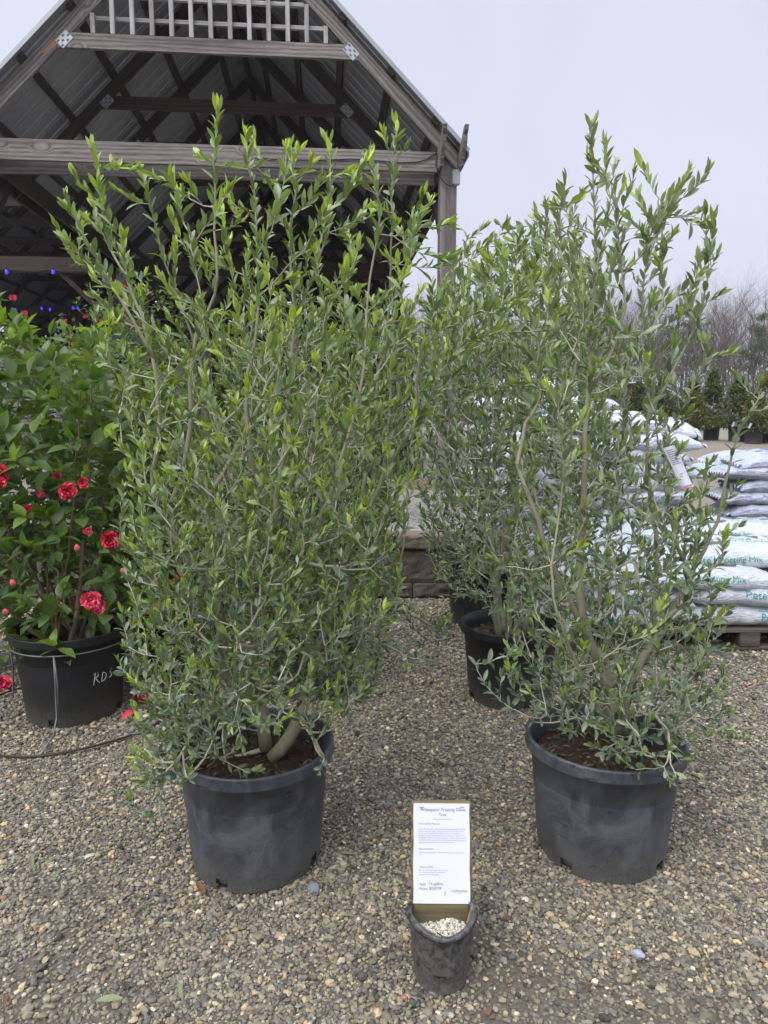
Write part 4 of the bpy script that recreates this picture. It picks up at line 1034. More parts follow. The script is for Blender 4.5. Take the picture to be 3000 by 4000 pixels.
# two more bays of the same roof stand side by side to the left, starting further back
for wing in (1, 2):
    U0 = UC; UC = -2.605-5.24*wing; V0 = 4.6
    for v in tv:
        if v > V0: truss(v, 'woodin')
    for k in range(1, 5):
        v = 5.48*k+.09; u = UC-2.515
        beam('post', (u, v, .2), (u, v, 4.10), .18, .18, 'woodin')
        beam('tie_beam', (UC-2.4, v-.11, 4.02), (UC+2.4, v-.11, 4.02), .04, .24, 'woodin'); beam('rear_tie_beam', (UC-2.4, v+.11, 4.02), (UC+2.4, v+.11, 4.02), .04, .24, 'woodin')
        for s in (1, -1): beam('knee_brace', (UC+s*2.4, v, 3.15), (UC+s*1.65, v, 3.88), .085, .085, 'woodin')
    for du in (-2.627, -2.403): beam('side_plate', (UC+du, V0, 4.05), (UC+du, VD, 4.05), .04, .24, 'woodin')
    for s in (1, -1):
        for d in (.30, .83, 1.36, 1.87, 2.34, 2.60): beam('purlin', (UC+s*d, V0, 6.738-d), (UC+s*d, VD, 6.738-d), .09, .036, 'woodin', roll=s*PI/4)
        V = []; F = []; no = Vector((s*.7071, 0, .7071)); pr_ = [(v_, h_) for v_, h_ in prof if v_ > V0]; e = 2.62
        for (v_, h_) in pr_:
            for d in (0, e*.5, e): V.append((Vector((UC+s*d, v_, 6.768-d))+no*h_)[:])
        for i in range(len(pr_)-1):
            for j in (0, 1): a = i*3+j; f = [a, a+1, a+4, a+3]; F.append(f if s > 0 else f[::-1])
        me = bpy.data.meshes.new('roof_sheet'); me.from_pydata(V, [], F); me.materials.append(M['metal']); me.update(); link('roof_sheet', me, pv)
    UC = -2.605
beam('ridge_board', (UC, -.03, 6.66), (UC, VD, 6.66), .04, .16, 'woodin')
# gable slats
for k in range(-7, 8):
    u = UC+k*.197+.01; top = 6.53-abs(u-UC)-.02
    if top > 5.2:
        w = .022; pol = [(u-w, 5.147), (u+w, 5.147), (u+w, 6.53-abs(u+w-UC)), (u-w, 6.53-abs(u-w-UC))]
        V = []
        o_ = beam('gable_slat', (u, -.03, 5.147), (u, -.03, top), .044, .036, 'slat', bev=.002)
for z in (5.31, 5.53, 5.75, 5.97):
    hw_ = 6.53-z-.03; beam('cross_slat', (UC-hw_, .012, z), (UC+hw_, .012, z), .036, .04, 'slat', bev=.002)
# torn orange streak of bare wood and junction box, cable
jb = bl(1779, 698, 0)
b = MB(); b.box((jb.x, -.035, jb.z), (.082, .06, .155), bev=.006); b.box((jb.x, -.067, jb.z), (.078, .006, .148), bev=.002)
for dx in (-.028, .028):
    for dz in (-.06, .06): b.box((jb.x+dx, -.071, jb.z+dz), (.006, .003, .006), 1)
b.build('junction_box', [M['boxgrey'], M['darkslot']], pv)
pts = [bl(x, y, 0) for x, y in [(1000, 618), (1120, 626), (1250, 628), (1370, 622), (1480, 630), (1565, 637), (1630, 634), (1665, 625), (1690, 606), (1706, 600)]]
b = MB(); b.tube([Vector((p.x, -.01, p.z)) for p in pts], .006, 6); b.build('cable', M['cable'], pv)
pts = [bl(x, y, 0) for x, y in [(1712, 602), (1704, 625), (1700, 650), (1708, 680), (1720, 705), (1738, 724), (1756, 733), (1770, 728)]]
b = MB(); b.tube([Vector((p.x, -.05-.0*i, p.z)) for i, p in enumerate(pts)], .007, 6); b.build('cable', M['cable'], pv)
b = MB()
sp_ = [bl(x, y, 0) for x, y in [(166, 220), (195, 190), (215, 165), (238, 148), (262, 118), (268, 113), (252, 140), (240, 156), (222, 172), (208, 192), (185, 212)]]
b.add([(p.x, -.0495, p.z) for p in sp_], [list(range(len(sp_)))]); b.build('torn_wood_streak', simple('fresh orange pine', (.42, .20, .06), .8, 0, .4, 60), pv)

# string lights under the tie beams
def bulb_string(v, pxs, label):
    P = [bl(x, y, v) for x, y in pxs]
    zc = 3.86
    rt = empty('string_lights', PO, YAW, label, 'string lights', 'string lights under the pavilion beams')
    b = MB(); lo = min(p.x for p in P)-.8; hi = max(p.x for p in P)+.8; xs_ = np.linspace(lo, hi, 40)
    b.tube([(x, v, zc+.02-.03*abs(math.sin(x*4))) for x in xs_], .006, 5)
    b.build('wire', M['cable'], rt)
    for p in P:
        b = MB(); b.tube([(p.x, v, zc+.02), (p.x, v, p.z+.085)], .004, 5); b.tube([(p.x, v, p.z+.1), (p.x, v, p.z+.04)], .017, 10); b.build('socket', M['cable'], rt)
        b = MB(); b.lathe([(.014, .045), (.022, .025), (.028, 0), (.024, -.02), (.012, -.032), (.001, -.036)], 16, c=(p.x, v, p.z)); b.build('bulb', M['bulb'], rt)
bulb_string(5.25, [(26, 1063), (207, 1063), (405, 1096), (448, 1118), (490, 1146), (-150, 1065)], 'string of blue bulbs under the nearer inner beam, two of them at the left edge')
bulb_string(10.7, [(163, 1205), (195, 1209), (285, 1203), (305, 1205), (60, 1210), (420, 1215)], 'string of blue bulbs under the middle inner beam')
bulb_string(16.2, [(133, 1295), (228, 1293), (301, 1295), (510, 1295), (600, 1300), (700, 1296)], 'farthest string of blue bulbs, deep inside the pavilion')

# things under the pavilion roof
def stone_wall(X0, X1, Y, z0, z1, label):
    rt = empty('stone_wall', ((X0+X1)/2, Y, z0), 0, label, 'wall')
    b = MB(); b.box((0, .15, (z1-z0)/2), (X1-X0, .3, z1-z0)); b.build('core', M['greywall'], rt)
    z = z0; i = 0
    while z < z1-.05:
        x = X0+random.uniform(-.2, 0); h = .17
        while x < X1:
            w = random.uniform(.3, .6); xe = min(x+w, X1); xs0 = max(x, X0)
            if i < 95 and xe-xs0 > .08: b = MB(); b.box(((xs0+xe)/2-(X0+X1)/2, -.015, z-z0+h/2), (xe-xs0-.015, .05+random.uniform(0, .02), h-.012), bev=.012); b.build('stone', M['greywall'], rt); i += 1
            x += w
        z += h
stone_wall(-6.6, -3.0, 12.0, .43, 2.45, 'low grey stone wall inside the pavilion, behind the slender camellias')
um = empty('patio_umbrella', (-3.05, 8.9, .43), 0, 'dark green canvas umbrella under the pavilion, behind the slender camellias', 'umbrella')
b = MB(); b.tube([(0, 0, 0), (0, 0, 2.1)], .022, 10); b.build('pole', M['pallet'], um)
b = MB(); n = 8; V = [(0, 0, 2.05)]+[(.75*math.cos(2*PI*i/n), .75*math.sin(2*PI*i/n), 1.68) for i in range(n)]+[(.76*math.cos(2*PI*i/n), .76*math.sin(2*PI*i/n), 1.52) for i in range(n)]
b.add(V, [[0, 1+i, 1+(i+1) % n] for i in range(n)]+[[1+i, 9+i, 9+(i+1) % n, 1+(i+1) % n] for i in range(n)]); b.build('canopy', M['awning'], um)
rk = empty('white_plant_rack', (-2.45, 7.0, .43), .3, 'white slatted rack glimpsed behind the camellias inside the pavilion', 'rack')
for x in (-.3, .3):
    for y in (-.15, .15): b = MB(); b.box((x, y, .55), (.03, .03, 1.1), bev=.003); b.build('leg', M['whiteplastic'], rk)
for z in (.25, .5, .75, 1.05): b = MB(); [b.box((0, -.14+.07*i, z), (.58, .045, .014)) for i in range(5)]; b.box((0, 0, z-.01), (.05, .3, .008)); b.build('shelf', M['whiteplastic'], rk)
bf = empty('board_fence', (-2.6, 30.5, .43), YAW, 'dark plank wall closing the far end of the pavilion', 'wall')
q0 = (bf.location-PO).dot(fxv)
for i in range(56):
    x_ = -13.9+i*.31; du_ = min(abs(q0+x_-UC+5.24*w_) for w_ in (0, 1, 2)); hp = max(3.3, 6.60-du_-.43) if du_ < 2.7 else 3.5
    b = MB(); b.box((x_, 0, hp/2), (.3, .04, hp), bev=.004); b.build('plank', M['woodin'], bf)

# ------------------------------------------------------------ bags on pallets
BL, BD, BH = .66, .43, .125
def bag_surface(seed, H=BH, L=BL, D=BD, slump=0.0):
    r = random.Random(seed); ph = r.uniform(0, 9)
    NPH = 72
    def cross(s, phi):
        tp = max(0.0, 1-abs(s)**5.5)**.55; c, q = math.cos(phi), math.sin(phi)
        yy = D/2*(.93+.07*tp)*math.copysign(abs(c)**.72, c)
        zz = (H/2*tp+.0025)*math.copysign(abs(q)**.80, q)
        return yy, zz
    def pos(x, phi):
        s = max(-1, min(1, x/(L/2))); yy, zz = cross(s, phi); tp = max(0, 1-abs(s)**4)
        w = .017*noise.noise(Vector((x*5+ph, yy*7, zz*4)))*tp + .010*noise.noise(Vector((x*13+ph, yy*9+ph, zz*9))) + .005*abs(noise.noise(Vector((x*30+ph, yy*14, zz*22+ph))))
        pull = .010*math.sin(phi*5+ph)*(abs(s)**6)            # gathers at the ends
        c, q = math.cos(phi), math.sin(phi)
        return Vector((x*(1+.0*q)+.012*noise.noise(Vector((yy*9, zz*9, ph)))*abs(s)**3, yy+c*w*1.2, H/2+zz+q*w+pull*.4-(.35+slump)*abs(s)**3*.05))
    return pos
def bag_meshes(seed, kind, **kw):
    pos = bag_surface(seed, **kw); L = kw.get('L', BL); NX, NP = 34, 56; V = []; F = []
    for i in range(NX+1):
        s = -1+2*i/NX; x = L/2*math.copysign(1-(1-abs(s))**1.35, s)
        for j in range(NP): V.append(pos(x, 2*PI*j/NP)[:])
    for i in range(NX):
        for j in range(NP): j2 = (j+1) % NP; F.append((i*NP+j, i*NP+j2, (i+1)*NP+j2, (i+1)*NP+j))
    # flat sealed ends
    MBx = MB(); MBx.add(V, F, 0, True)
    for sg in (1, -1):
        n = 26; VV = []
        for k2, ext in enumerate((-.006, .014, .032)):
            for j in range(n+1):
                y = (j/n-.5)*kw.get('D', BD)*.93; VV.append((sg*(L/2+ext), y, kw.get('H', BH)/2+.006*math.sin(j*1.9+seed+k2*.6)*(k2+.5)-.006*k2*k2+.003))
        FF = [(k2*(n+1)+j, k2*(n+1)+j+1, (k2+1)*(n+1)+j+1, (k2+1)*(n+1)+j) for k2 in (0, 1) for j in range(n)]
        MBx.add(VV, FF, 0, True)
    me = MBx.mesh('soil_bag', M['bag'])
    # arc length table starting low on the front face
    tab = []; acc = 0; prev = None
    for i in range(241):
        phi = PI+.9-i/240*(PI+.9); q = pos(0, phi)
        if prev is not None: acc += (q-prev).length
        tab.append((acc, phi)); prev = q
    def phi_at(s):
        s = max(0, min(acc, s))
        for (a0, p0), (a1, p1) in zip(tab, tab[1:]):
            if a1 >= s: return p0+(p1-p0)*(s-a0)/max(a1-a0, 1e-9)
        return tab[-1][1]
    def onto(me2, x0, s0, flip=False):
        bm = bmesh.new(); bm.from_mesh(me2); bmesh.ops.triangulate(bm, faces=bm.faces[:])
        bmesh.ops.subdivide_edges(bm, edges=[e for e in bm.edges if e.calc_length() > .02], cuts=2)
        for v in bm.verts:
            x, y = v.co.x, v.co.y
            if flip: x, y = -x, -y
            X, S = x0+x, s0+y; p = phi_at(S); q = pos(X, p); e = .01
            t1 = pos(X+e, p)-pos(X-e, p); t2 = pos(X, p-e)-pos(X, p+e); nn = t1.cross(t2).normalized()
            v.co = q+nn*.0024
        bm.to_mesh(me2); bm.free(); return me2
    def join(parts, mats):
        V = []; F = []; MI = []
        for (m2, mi) in parts:
            b0 = len(V); V += [v.co[:] for v in m2.vertices]
            for p in m2.polygons: F.append([b0+i for i in p.vertices]); MI.append(mi)
            bpy.data.meshes.remove(m2)
        o = bpy.data.meshes.new('lettering'); o.from_pydata(V, [], F)
        for m in mats: o.materials.append(m)
        o.polygons.foreach_set('material_index', MI); o.update(); return o
    r = random.Random(seed+5); fr = .045; H_ = kw.get('H', BH)
    ink = dict(mix=M['inkteal'], top=M['inkgreen'], comp=M['inkpurple'])[kind]
    T = []
    def put(txt, size, x0, s0, flip=False, mi=0):
        me2 = text_mesh(txt, size, ink); T.append((onto(me2, x0, s0, flip), mi))
    if kind == 'comp':
        put("Daddy Pete's", .026, -.25, fr+.055); put("Pete's Mushroom", .036, -.02, fr+.055); put("Compost", .030, .07, fr+.028); put("Mushroom Compost", .024, -.28, fr+.02)
        put("Mushroom", .075, .24, fr+.30, True); put("Daddy Pete's Plant Pleaser", .026, .24, fr+.36, True); put("Compost", .060, .20, fr+.23, True)
    elif kind == 'mix':
        x_ = [-.30, -.05, .14][seed//7 % 3]; put("Pete's Potting" if x_ < 0 else "Pete's", .062, x_, fr+.035); put("Daddy", .024, x_, fr+.09)
        put("Pete's Potting Mix", .060, .29, fr+.33, True); put("Daddy Pete's Plant Pleaser", .026, .24, fr+.27, True)
    else:
        put("Pete's Potting Mix", .052, -.30+.04*(seed % 3), fr+.045); put("Daddy", .02, -.30, fr+.095)
        put("Pete's Potting Mix", .066, .30, fr+.30, True); put("Daddy Pete's Plant Pleaser", .030, .26, fr+.24, True)
        for i in range(7): put("premium potting soil for containers"[:30-(i % 3)*3], .0105, -.26, fr+.40-i*.014)
    # dark printed patches (picture panels)
    for i in range(2 if kind != 'mix' else 1):
        n = 20; bm = bmesh.new(); cx = r.uniform(-.2, .2); s0 = fr+(.20 if i == 0 else .42)+r.uniform(-.03, .03); a_, b_ = r.uniform(.07, .13), r.uniform(.018, .03)
        vs = [bm.verts.new((a_*math.copysign(abs(math.cos(2*PI*k/n))**.6, math.cos(2*PI*k/n))*(1+.1*r.random()), b_*math.copysign(abs(math.sin(2*PI*k/n))**.6, math.sin(2*PI*k/n))*(1+.25*r.random()), 0)) for k in range(n)]
        bm.faces.new(vs); bmesh.ops.triangulate(bm, faces=bm.faces[:]); bmesh.ops.subdivide_edges(bm, edges=bm.edges[:], cuts=3); m2 = bpy.data.meshes.new('p'); bm.to_mesh(m2); bm.free()
        for v in m2.vertices: v.co.z = 0
        T.append((onto(m2, cx, s0), 1))
    return me, join(T, [ink, M['inkgrey']])
BP = {}; BLUEM = {}
for kind in ('mix', 'top', 'comp'):
    BP[kind] = [bag_meshes(100+i*7+len(kind), kind, L=BL*(1+.02*i), slump=(i % 2)*.6) for i in range(3)]
ORD = ['bottom', 'second', 'third', 'fourth', 'fifth', 'sixth', 'seventh', 'eighth', 'ninth', 'tenth', 'eleventh', 'twelfth', 'thirteenth', 'fourteenth', 'fifteenth']
rb = random.Random(77)
def bag(kind, loc, rz, label, group, tilt=(0, 0), var=None):
    me, tx = BP[kind][rb.randrange(3) if var is None else var]
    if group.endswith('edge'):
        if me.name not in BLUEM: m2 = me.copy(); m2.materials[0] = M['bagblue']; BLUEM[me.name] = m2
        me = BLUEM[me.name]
    o = link('soil_bag', me); o.location = loc; o.rotation_euler = (tilt[0], tilt[1], rz)
    tag(o, label, 'bag', group); t = link('lettering', tx, o); return o
def pallet(X0, X1, Y0, Y1, label):
    cx, cy = (X0+X1)/2, (Y0+Y1)/2; W_, D_ = X1-X0, Y1-Y0; p = empty('wooden_pallet', (cx, cy, gz(cx, cy)), 0, label, 'pallet', 'pallets under the bags')
    for i in range(3): b = MB(); b.box((0, -D_/2+.06+i*(D_-.12)/2, .012), (W_, .10, .020), bev=.003); b.build('bottom_board', M['pallet'], p)
    for i in range(3):
        for j in range(3): b = MB(); b.box((-W_/2+.06+i*(W_-.12)/2, -D_/2+.06+j*(D_-.12)/2, .062), (.11, .11, .078), bev=.004); b.build('block', M['pallet'], p)
    for i in range(9): b = MB(); b.box((0, -D_/2+.05+i*(D_-.1)/8, .112), (W_, .095, .020), bev=.003); b.build('deck_board', M['pallet'], p)
LAY = BH*.80
def stack(X0, Y0, cols, layers, kind, where, rows=2, base=.125, jitter=.025, group='white bags stacked on pallets', yaw=0.0, edge_skip=None, topkind=None):
    g0 = gz(X0, Y0)
    cn = {1: [''], 2: ['left end', 'right end'], 3: ['left end', 'middle', 'right end'], 4: ['left end', 'left of the middle', 'right of the middle', 'right end']}[cols]
    for l in range(layers):
        for c in range(cols):
            for rw in range(rows):
                if rw > 0 and l < layers-2: continue
                if edge_skip and edge_skip(l, c, rw): continue
                kd = topkind if (topkind and l >= layers-1) else kind
                x = X0+(c+.5)*(BL-.01)+rb.uniform(-jitter, jitter)*1.6+(.05 if l % 2 else -.05); y = Y0+BD*.5+rw*(BD*.98)+rb.uniform(-.012, .012)
                z = g0+base+l*LAY
                top = l == layers-1
                lab = f"bag {ORD[l]+(' from the bottom' if l else '')+(' layer' if not l else '')}{' at the '+cn[c] if cn[c] else ''} of the {where}{', rear row' if rw else ''}"
                lab = lab.replace('second from the bottom', 'second up').replace(' from the bottom', ' up')
                bag(kd, (x, y, z), yaw+rb.uniform(-.05, .05)*(3 if top else 1), lab, group, (rb.uniform(-.05, .09)+(.08 if top else 0), rb.uniform(-.07, .07)))
# front pallet: potting mix, green and teal print
pallet(.95, 3.0, 3.62, 4.72, 'worn brown pallet under the front green lettered bags')
stack(.93, 3.62, 3, 3, 'mix', 'front green lettered stack', rows=2, topkind='top')
for i, (x, y, z, rz, tx_) in enumerate([(1.28, 4.02, .42, .1, .12), (1.98, 3.98, .43, -.06, .14), (2.62, 4.0, .42, .05, .12), (2.2, 4.45, .47, -.12, .05), (2.75, 4.5, .46, .1, .05), (1.5, 4.5, .46, .0, .05)]):
    bag('top', (x, y, z), rz, ['loose top bag with green print, front left of the front stack', 'loose top bag with green print, front middle of the front stack', 'loose top bag with green print, front right of the front stack', 'loose top bag with green print, back middle of the front stack', 'loose top bag with green print, back right of the front stack', 'loose top bag with green print, back left of the front stack'][i], 'white bags stacked on pallets', (tx_, 0))
# purple lettered compost
pallet(.95, 2.32, 4.98, 5.9, 'pallet under the tall purple lettered stack')
stack(.93, 4.98, 2, 10, 'comp', 'tall purple lettered stack')
bag('comp', (1.55, 5.25, 1.17), .15, 'loose bag with purple print lying on top of the tall purple lettered stack', 'white bags stacked on pallets', (.12, .05))
bag('comp', (2.05, 5.45, 1.15), -.35, 'top bag slumping off the right shoulder of the tall purple lettered stack', 'white bags stacked on pallets', (.1, .16))
pallet(.95, 2.3, 6.2, 7.2, 'pallet under the highest stack at the back')
stack(.88, 6.22, 2, 13, 'comp', 'highest stack at the back', topkind='top')
bag('top', (1.35, 6.5, 1.50), .2, 'topmost bag of the highest stack at the back, folded and green lettered', 'white bags stacked on pallets', (.15, -.05))
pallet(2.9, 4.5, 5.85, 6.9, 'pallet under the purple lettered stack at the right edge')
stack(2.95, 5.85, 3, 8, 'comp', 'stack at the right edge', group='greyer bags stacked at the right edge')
pallet(2.62, 3.5, 4.9, 5.5, 'empty low pallet between the purple stacks') if False else None

# ------------------------------------------------------------ paper tags on the trees
def strip_tag(name, pts, w, label, cat, pr, mat, extra=None):
    rt = empty(name, pts[0], 0, label, cat); o = Vector(pts[0]); P = [Vector(p)-o for p in pts]; V = []; F = []
    side = Vector(w)
    for p in P: V += [(p-side)[:], (p+side)[:]]
    for i in range(len(P)-1): F.append((2*i, 2*i+1, 2*i+3, 2*i+2))
    V2 = [(v[0], v[1]+.0012, v[2]) for v in V]; k0_ = len(V)
    F2 = [tuple(k0_+i for i in f[::-1]) for f in F]+[(2*i, 2*i+2, k0_+2*i+2, k0_+2*i) for i in range(len(P)-1)]+[(2*i+3, 2*i+1, k0_+2*i+1, k0_+2*i+3) for i in range(len(P)-1)]
    pl_ = link('label_strip', npmesh('label_strip', V+V2, F+F2, mat), rt)
    def at(a, b_):  # a along, b across
        a *= len(P)-1; i = min(int(a), len(P)-2); f = a-i; return P[i].lerp(P[i+1], f)+side*b_+Vector((0, -.0012, 0))
    b = MB()
    for (a0, a1, b0, b1, mi) in pr: b.add([at(a0, b0), at(a0, b1), at(a1, b1), at(a1, b0)], [[0, 1, 2, 3]], mi)
    b.build('print', [M['inkfaint'], M['inkpink'], M['inkwhite']], pl_); return rt
Yt = 1.66
q = [(2612, 1745), (2640, 1800), (2660, 1850), (2678, 1890), (2690, 1905)]
pr = [(.05+.035*i, .062+.035*i, -.75, .75 if i % 2 else .4, 0) for i in range(8)] + [(.5, .515, -.3, .3, 0), (.56, .57, -.4, .2, 0)] + [(.84, .90, -.98, .98, 1)] + [(.92+.02*i, .93+.02*i, -.7, .5, 0) for i in range(3)]
strip_tag('paper_plant_tag', [atY(x, y, Yt) for x, y in q], (.0135, 0, .004), 'long white paper tag with a pink band hanging in the front right olive tree', 'plant tag', pr, M['paper'])
b = MB(); b.tube([atY(2600, 1725, Yt), atY(2612, 1745, Yt)], .001, 4)
q = [(690, 1815), (740, 1870), (780, 1905), (805, 1930)]
strip_tag('green_plant_tag', [atY(x, y, 1.78) for x, y in q], (.007, 0, .005), 'green and white plastic plant label tied in the front left olive tree', 'plant tag', [(0, 1, .45, .98, 2), (.2, .7, -.1, -.02, 2)], M['tape'])
q = [(2105, 1840), (2160, 1885), (2220, 1930)]
strip_tag('grey_paper_tag', [atY(x, y, 1.95) for x, y in q], (.010, 0, .014), 'creased pale tag edge-on in the left side of the front right olive tree', 'plant tag', [(.2, .25, -.6, .6, 0), (.7, .75, -.6, .6, 0)], M['paper'])

# ------------------------------------------------------------ things lying on the gravel
def litter():
    P = []; D = []; N = []; L = []; Wd = []; C = []
    for i in range(900):
        Y = 1.05+3.6*rng.random()**.8; X = rng.uniform(-1, 1)*(Y*.58+.1)
        if rng.random() < .35: X, Y = rng.normal(.05, .5), rng.normal(2.9, .8)
        if Y < 1.05 or Y > 4.6: continue
        P.append((X, Y, .007+rng.uniform(0, .004))); a = rng.uniform(0, 2*PI); D.append((math.cos(a), math.sin(a), rng.normal(0, .12))); N.append((rng.normal(0, .3), rng.normal(0, .3), 1))
        k = rng.random(); L.append(rng.uniform(.008, .02) if k < .72 else rng.uniform(.025, .05)); Wd.append(L[-1]*(rng.uniform(.5, .9) if k < .72 else .2))
        C.append([(.22, .05, .02), (.28, .10, .04), (.12, .03, .02), (.04, .02, .015), (.20, .09, .05)][rng.integers(5)] if k < .86 else (.30, .33, .15))
    link('leaf_litter', leaves_mesh('leaf_litter', P, D, N, L, Wd, C, OLIVE_T, M['litterleaf']))
    tag(bpy.data.objects['leaf_litter'], 'reddish brown leaf scraps and petals scattered over the gravel', 'leaf litter', kind='stuff')
litter()
big = [(370, 3930, .058, .2, (.42, .46, .22), 'pale long fallen leaf at the bottom left of the gravel'), (675, 3628, .030, 2.9, (.45, .52, .30), 'pale fallen leaf on the gravel below the left pot'), (640, 3270 if False else 3250, .035, .6, (.35, .42, .16), 'narrow pale leaf left of the front left pot'),
       (765, 3500-40, .06, -.9, (.26, .09, .035), 'long curled brown leaf against the base of the front left pot'), (1615, 3080, .033, 1.4, (.33, .38, .14), 'greenish leaf behind the top of the sign'), (1530, 3415, .034, -.4, (.34, .38, .18), 'pale leaf on the gravel left of the sign'),
       (1840, 2660 if False else 2690, .022, .9, (.34, .42, .2), 'small round pale leaf beside the black pot'), (2216, 3612, .030, .3, (.16, .26, .12), 'green fallen leaf in front of the right pot'), (2085, 3515, .03, .9, (.20, .16, .06), 'olive brown leaf before the front right pot'), (1550, 3560, .03, 1.2, (.16, .30, .04), 'bright green scrap left of the sign pot')]
for (px, py, l, a, c, lab) in big:
    gpt = ground(px, py); d = (math.cos(a), math.sin(a), .05)
    me = leaves_mesh('fallen_leaf', [(0, 0, 0)], [d], [(0.1, -.2, 1)], [l], [l*.27], [c], OLIVE_T, M['litterleaf'])
    o = link('fallen_leaf', me); o.location = (gpt.x, gpt.y, .012); tag(o, lab, 'leaf', 'fallen leaves')
for i, (px, py, s, lab) in enumerate([(10, 2690, .95, 'fallen red camellia blossom at the left edge'), (550, 2745, .85, 'fallen red blossom with yellow centre between the two left pots'), (498, 2638, .45, 'small dark red petals beside the lettered pot'), (495, 2802, .6, 'flat red petal on the gravel below the other fallen blossoms')]):
    gpt = ground(px, py); o = link('fallen_blossom', FL[i % 3]); o.location = (gpt.x, gpt.y, .016); o.scale = (s, s, s*.7); o.rotation_euler = (.5 if i < 2 else 2.7, .3, i); tag(o, lab, 'flower', 'fallen camellia blossoms')
def rock(px, py, s, c, lab, seed):
    bm = bmesh.new(); bmesh.ops.create_icosphere(bm, subdivisions=2, radius=1)
    for v in bm.verts: v.co = v.co*(1+.45*noise.noise(v.co*1.1+Vector((seed, 0, 0)))); v.co.x *= 1.15; v.co.z *= .7
    me = bpy.data.meshes.new('stone'); bm.to_mesh(me); bm.free(); me.materials.append(simple('stone '+str(seed), c, .8, 0, .35, 70)); me.transform(Matrix.Scale(s, 4))
    gpt = ground(px, py); o = link('stone', me); o.location = (gpt.x, gpt.y, s*.4); o.rotation_euler = (.3, .6, seed); tag(o, lab, 'stone')
rock(2493, 3738, .0165, (.34, .36, .40), 'angular blue grey stone on the gravel at the lower right', 2)
rock(1226, 3478, .0165, (.17, .19, .21), 'blue grey stone beside the base of the front left pot', 5)
rock(890, 3478, .017, (.30, .27, .22), 'pale chip of stone in front of the left pot foot', 8) if False else None
# fallen twig with leaves behind the front trees
tw = Plant((0.2, 4)); a0, a1 = ground(1540, 2385), ground(1745, 2490)
tw.stem([np.array((a0.x, a0.y, .05)), np.array(((a0.x+a1.x)/2, (a0.y+a1.y)/2, .035)), np.array((a1.x, a1.y, .02))], .003, .0015)
tw.grow([np.array((a0.x+t*(a1.x-a0.x)+rng.normal(0, .05), a0.y+t*(a1.y-a0.y)+rng.normal(0, .07), .05)) for t in np.linspace(.2, 1, 10)], 0, .2, maxlen=.3)
rt = empty('fallen_olive_twig', (a0.x, a0.y, 0), 0, 'leafy olive twig lying on the ground before the block wall', 'twig')
o_ = np.array((a0.x, a0.y, 0)); tw.wood('stem', 'side_twigs', M['twig'], M['twig'], rt, o_)
A_ = olive_leaves(tw, o_, 0, 3, .06, .02, .9); link('leaves', leaves_mesh('leaves', *A_, OLIVE_T, M['olive']), rt)

# ------------------------------------------------------------ background right: evergreens in pots, shade house, woods
def leafcloud(fn, n, size, cols, mat='camellia', wid=.5):
    P = np.array([fn() for _ in range(n)]); D = rng.normal(0, 1, (n, 3)); D[:, 2] += .4; N = rng.normal(0, 1, (n, 3)); L = rng.uniform(.7, 1.3, n)*size
    cc = np.array(cols)[rng.integers(0, len(cols), n)]*rng.uniform(.6, 1.4, (n, 1)); return leaves_mesh('foliage', P, D, N, L, L*wid, cc, OLIVE_T, M[mat])
def evergreen(px, Y, ytop, w, cols, lab, seed, n=2600):
    X = (px-1500)/FPX*Y*1.0; zb = gz(X, Y); zt = atY(px, ytop, Y).z; h = zt-zb
    rt = empty('potted_evergreen', (X, Y, zb), 0, lab, 'potted shrub', 'potted evergreens across the yard')
    b = pot_mesh(.21, .36, .175, .03, notches=False); b.build('pot', M['potblack'], rt)
    b = MB(); b.tube([(0, 0, .2), (0.01, 0, h*.8)], [.022, .006], 6); b.build('trunk', M['cbark'], rt)
    cl_ = [(rng.uniform(0, 2*PI), rng.random()) for _ in range(26)]
    def f():
        a, t = cl_[rng.integers(len(cl_))]; z = .30+(h-.30)*np.clip(t+rng.normal(0, .05), 0, 1); R = w*(1-((z-.30)/(h-.30)))**.6*.95+.03
        a += rng.normal(0, .5); q = R*rng.random()**.35*rng.uniform(.75, 1.1); return (q*math.cos(a), q*math.sin(a), z+rng.normal(0, .03))
    link('foliage', leafcloud(f, n, .075, cols), rt)
    b = MB(); b.box((-.2, -.2, .40), (.05, .003, .12), rot=Matrix.Rotation(.4, 3, 'Y')); b.build('tag', M['whiteplastic'], rt)
G1 = [(.035, .06, .02), (.05, .08, .02), (.09, .10, .03), (.13, .09, .03)]; G2 = [(.05, .07, .02), (.10, .09, .02), (.20, .13, .03)]; G3 = [(.05, .07, .02), (.22, .13, .03), (.30, .17, .03)]
ev = [(2480, 17.2, 1500, .42, G1, 'dark evergreen shrub farthest left in the far potted row'), (2580, 17.4, 1470, .45, G1, 'dark evergreen shrub second from the left in the far potted row'), (2690, 17.0, 1490, .45, G2, 'yellowish evergreen shrub in the middle of the far potted row'), (2770, 17.6, 1450, .42, G1, 'dark conical evergreen right of the yellowish shrub in the far row'), (2870, 16.6, 1480, .5, G1, 'broad dark evergreen shrub second from the right in the far row'), (3000, 16.2, 1400, .55, G3, 'tall orange tinged evergreen at the right edge of the far row'), (2935, 15.9, 1540, .36, G2, 'low evergreen in front of the broad dark one'), (3120, 16.4, 1450, .5, G1, 'dark evergreen cut off beyond the right edge')]
for i, e in enumerate(ev): evergreen(*e, i)
sh = empty('shade_house', (9.6, 27, gz(9, 27)), 0, 'low arched shade house of black netting on grey hoops beyond the bags', 'shade house')
R_ = 1.9; b = MB(); V = []; F = []; n = 20
for k in range(9):
    for j in range(n+1): a = PI*j/n; V.append((R_*math.cos(a)*1.3, k*1.0, R_*math.sin(a)*1.0))
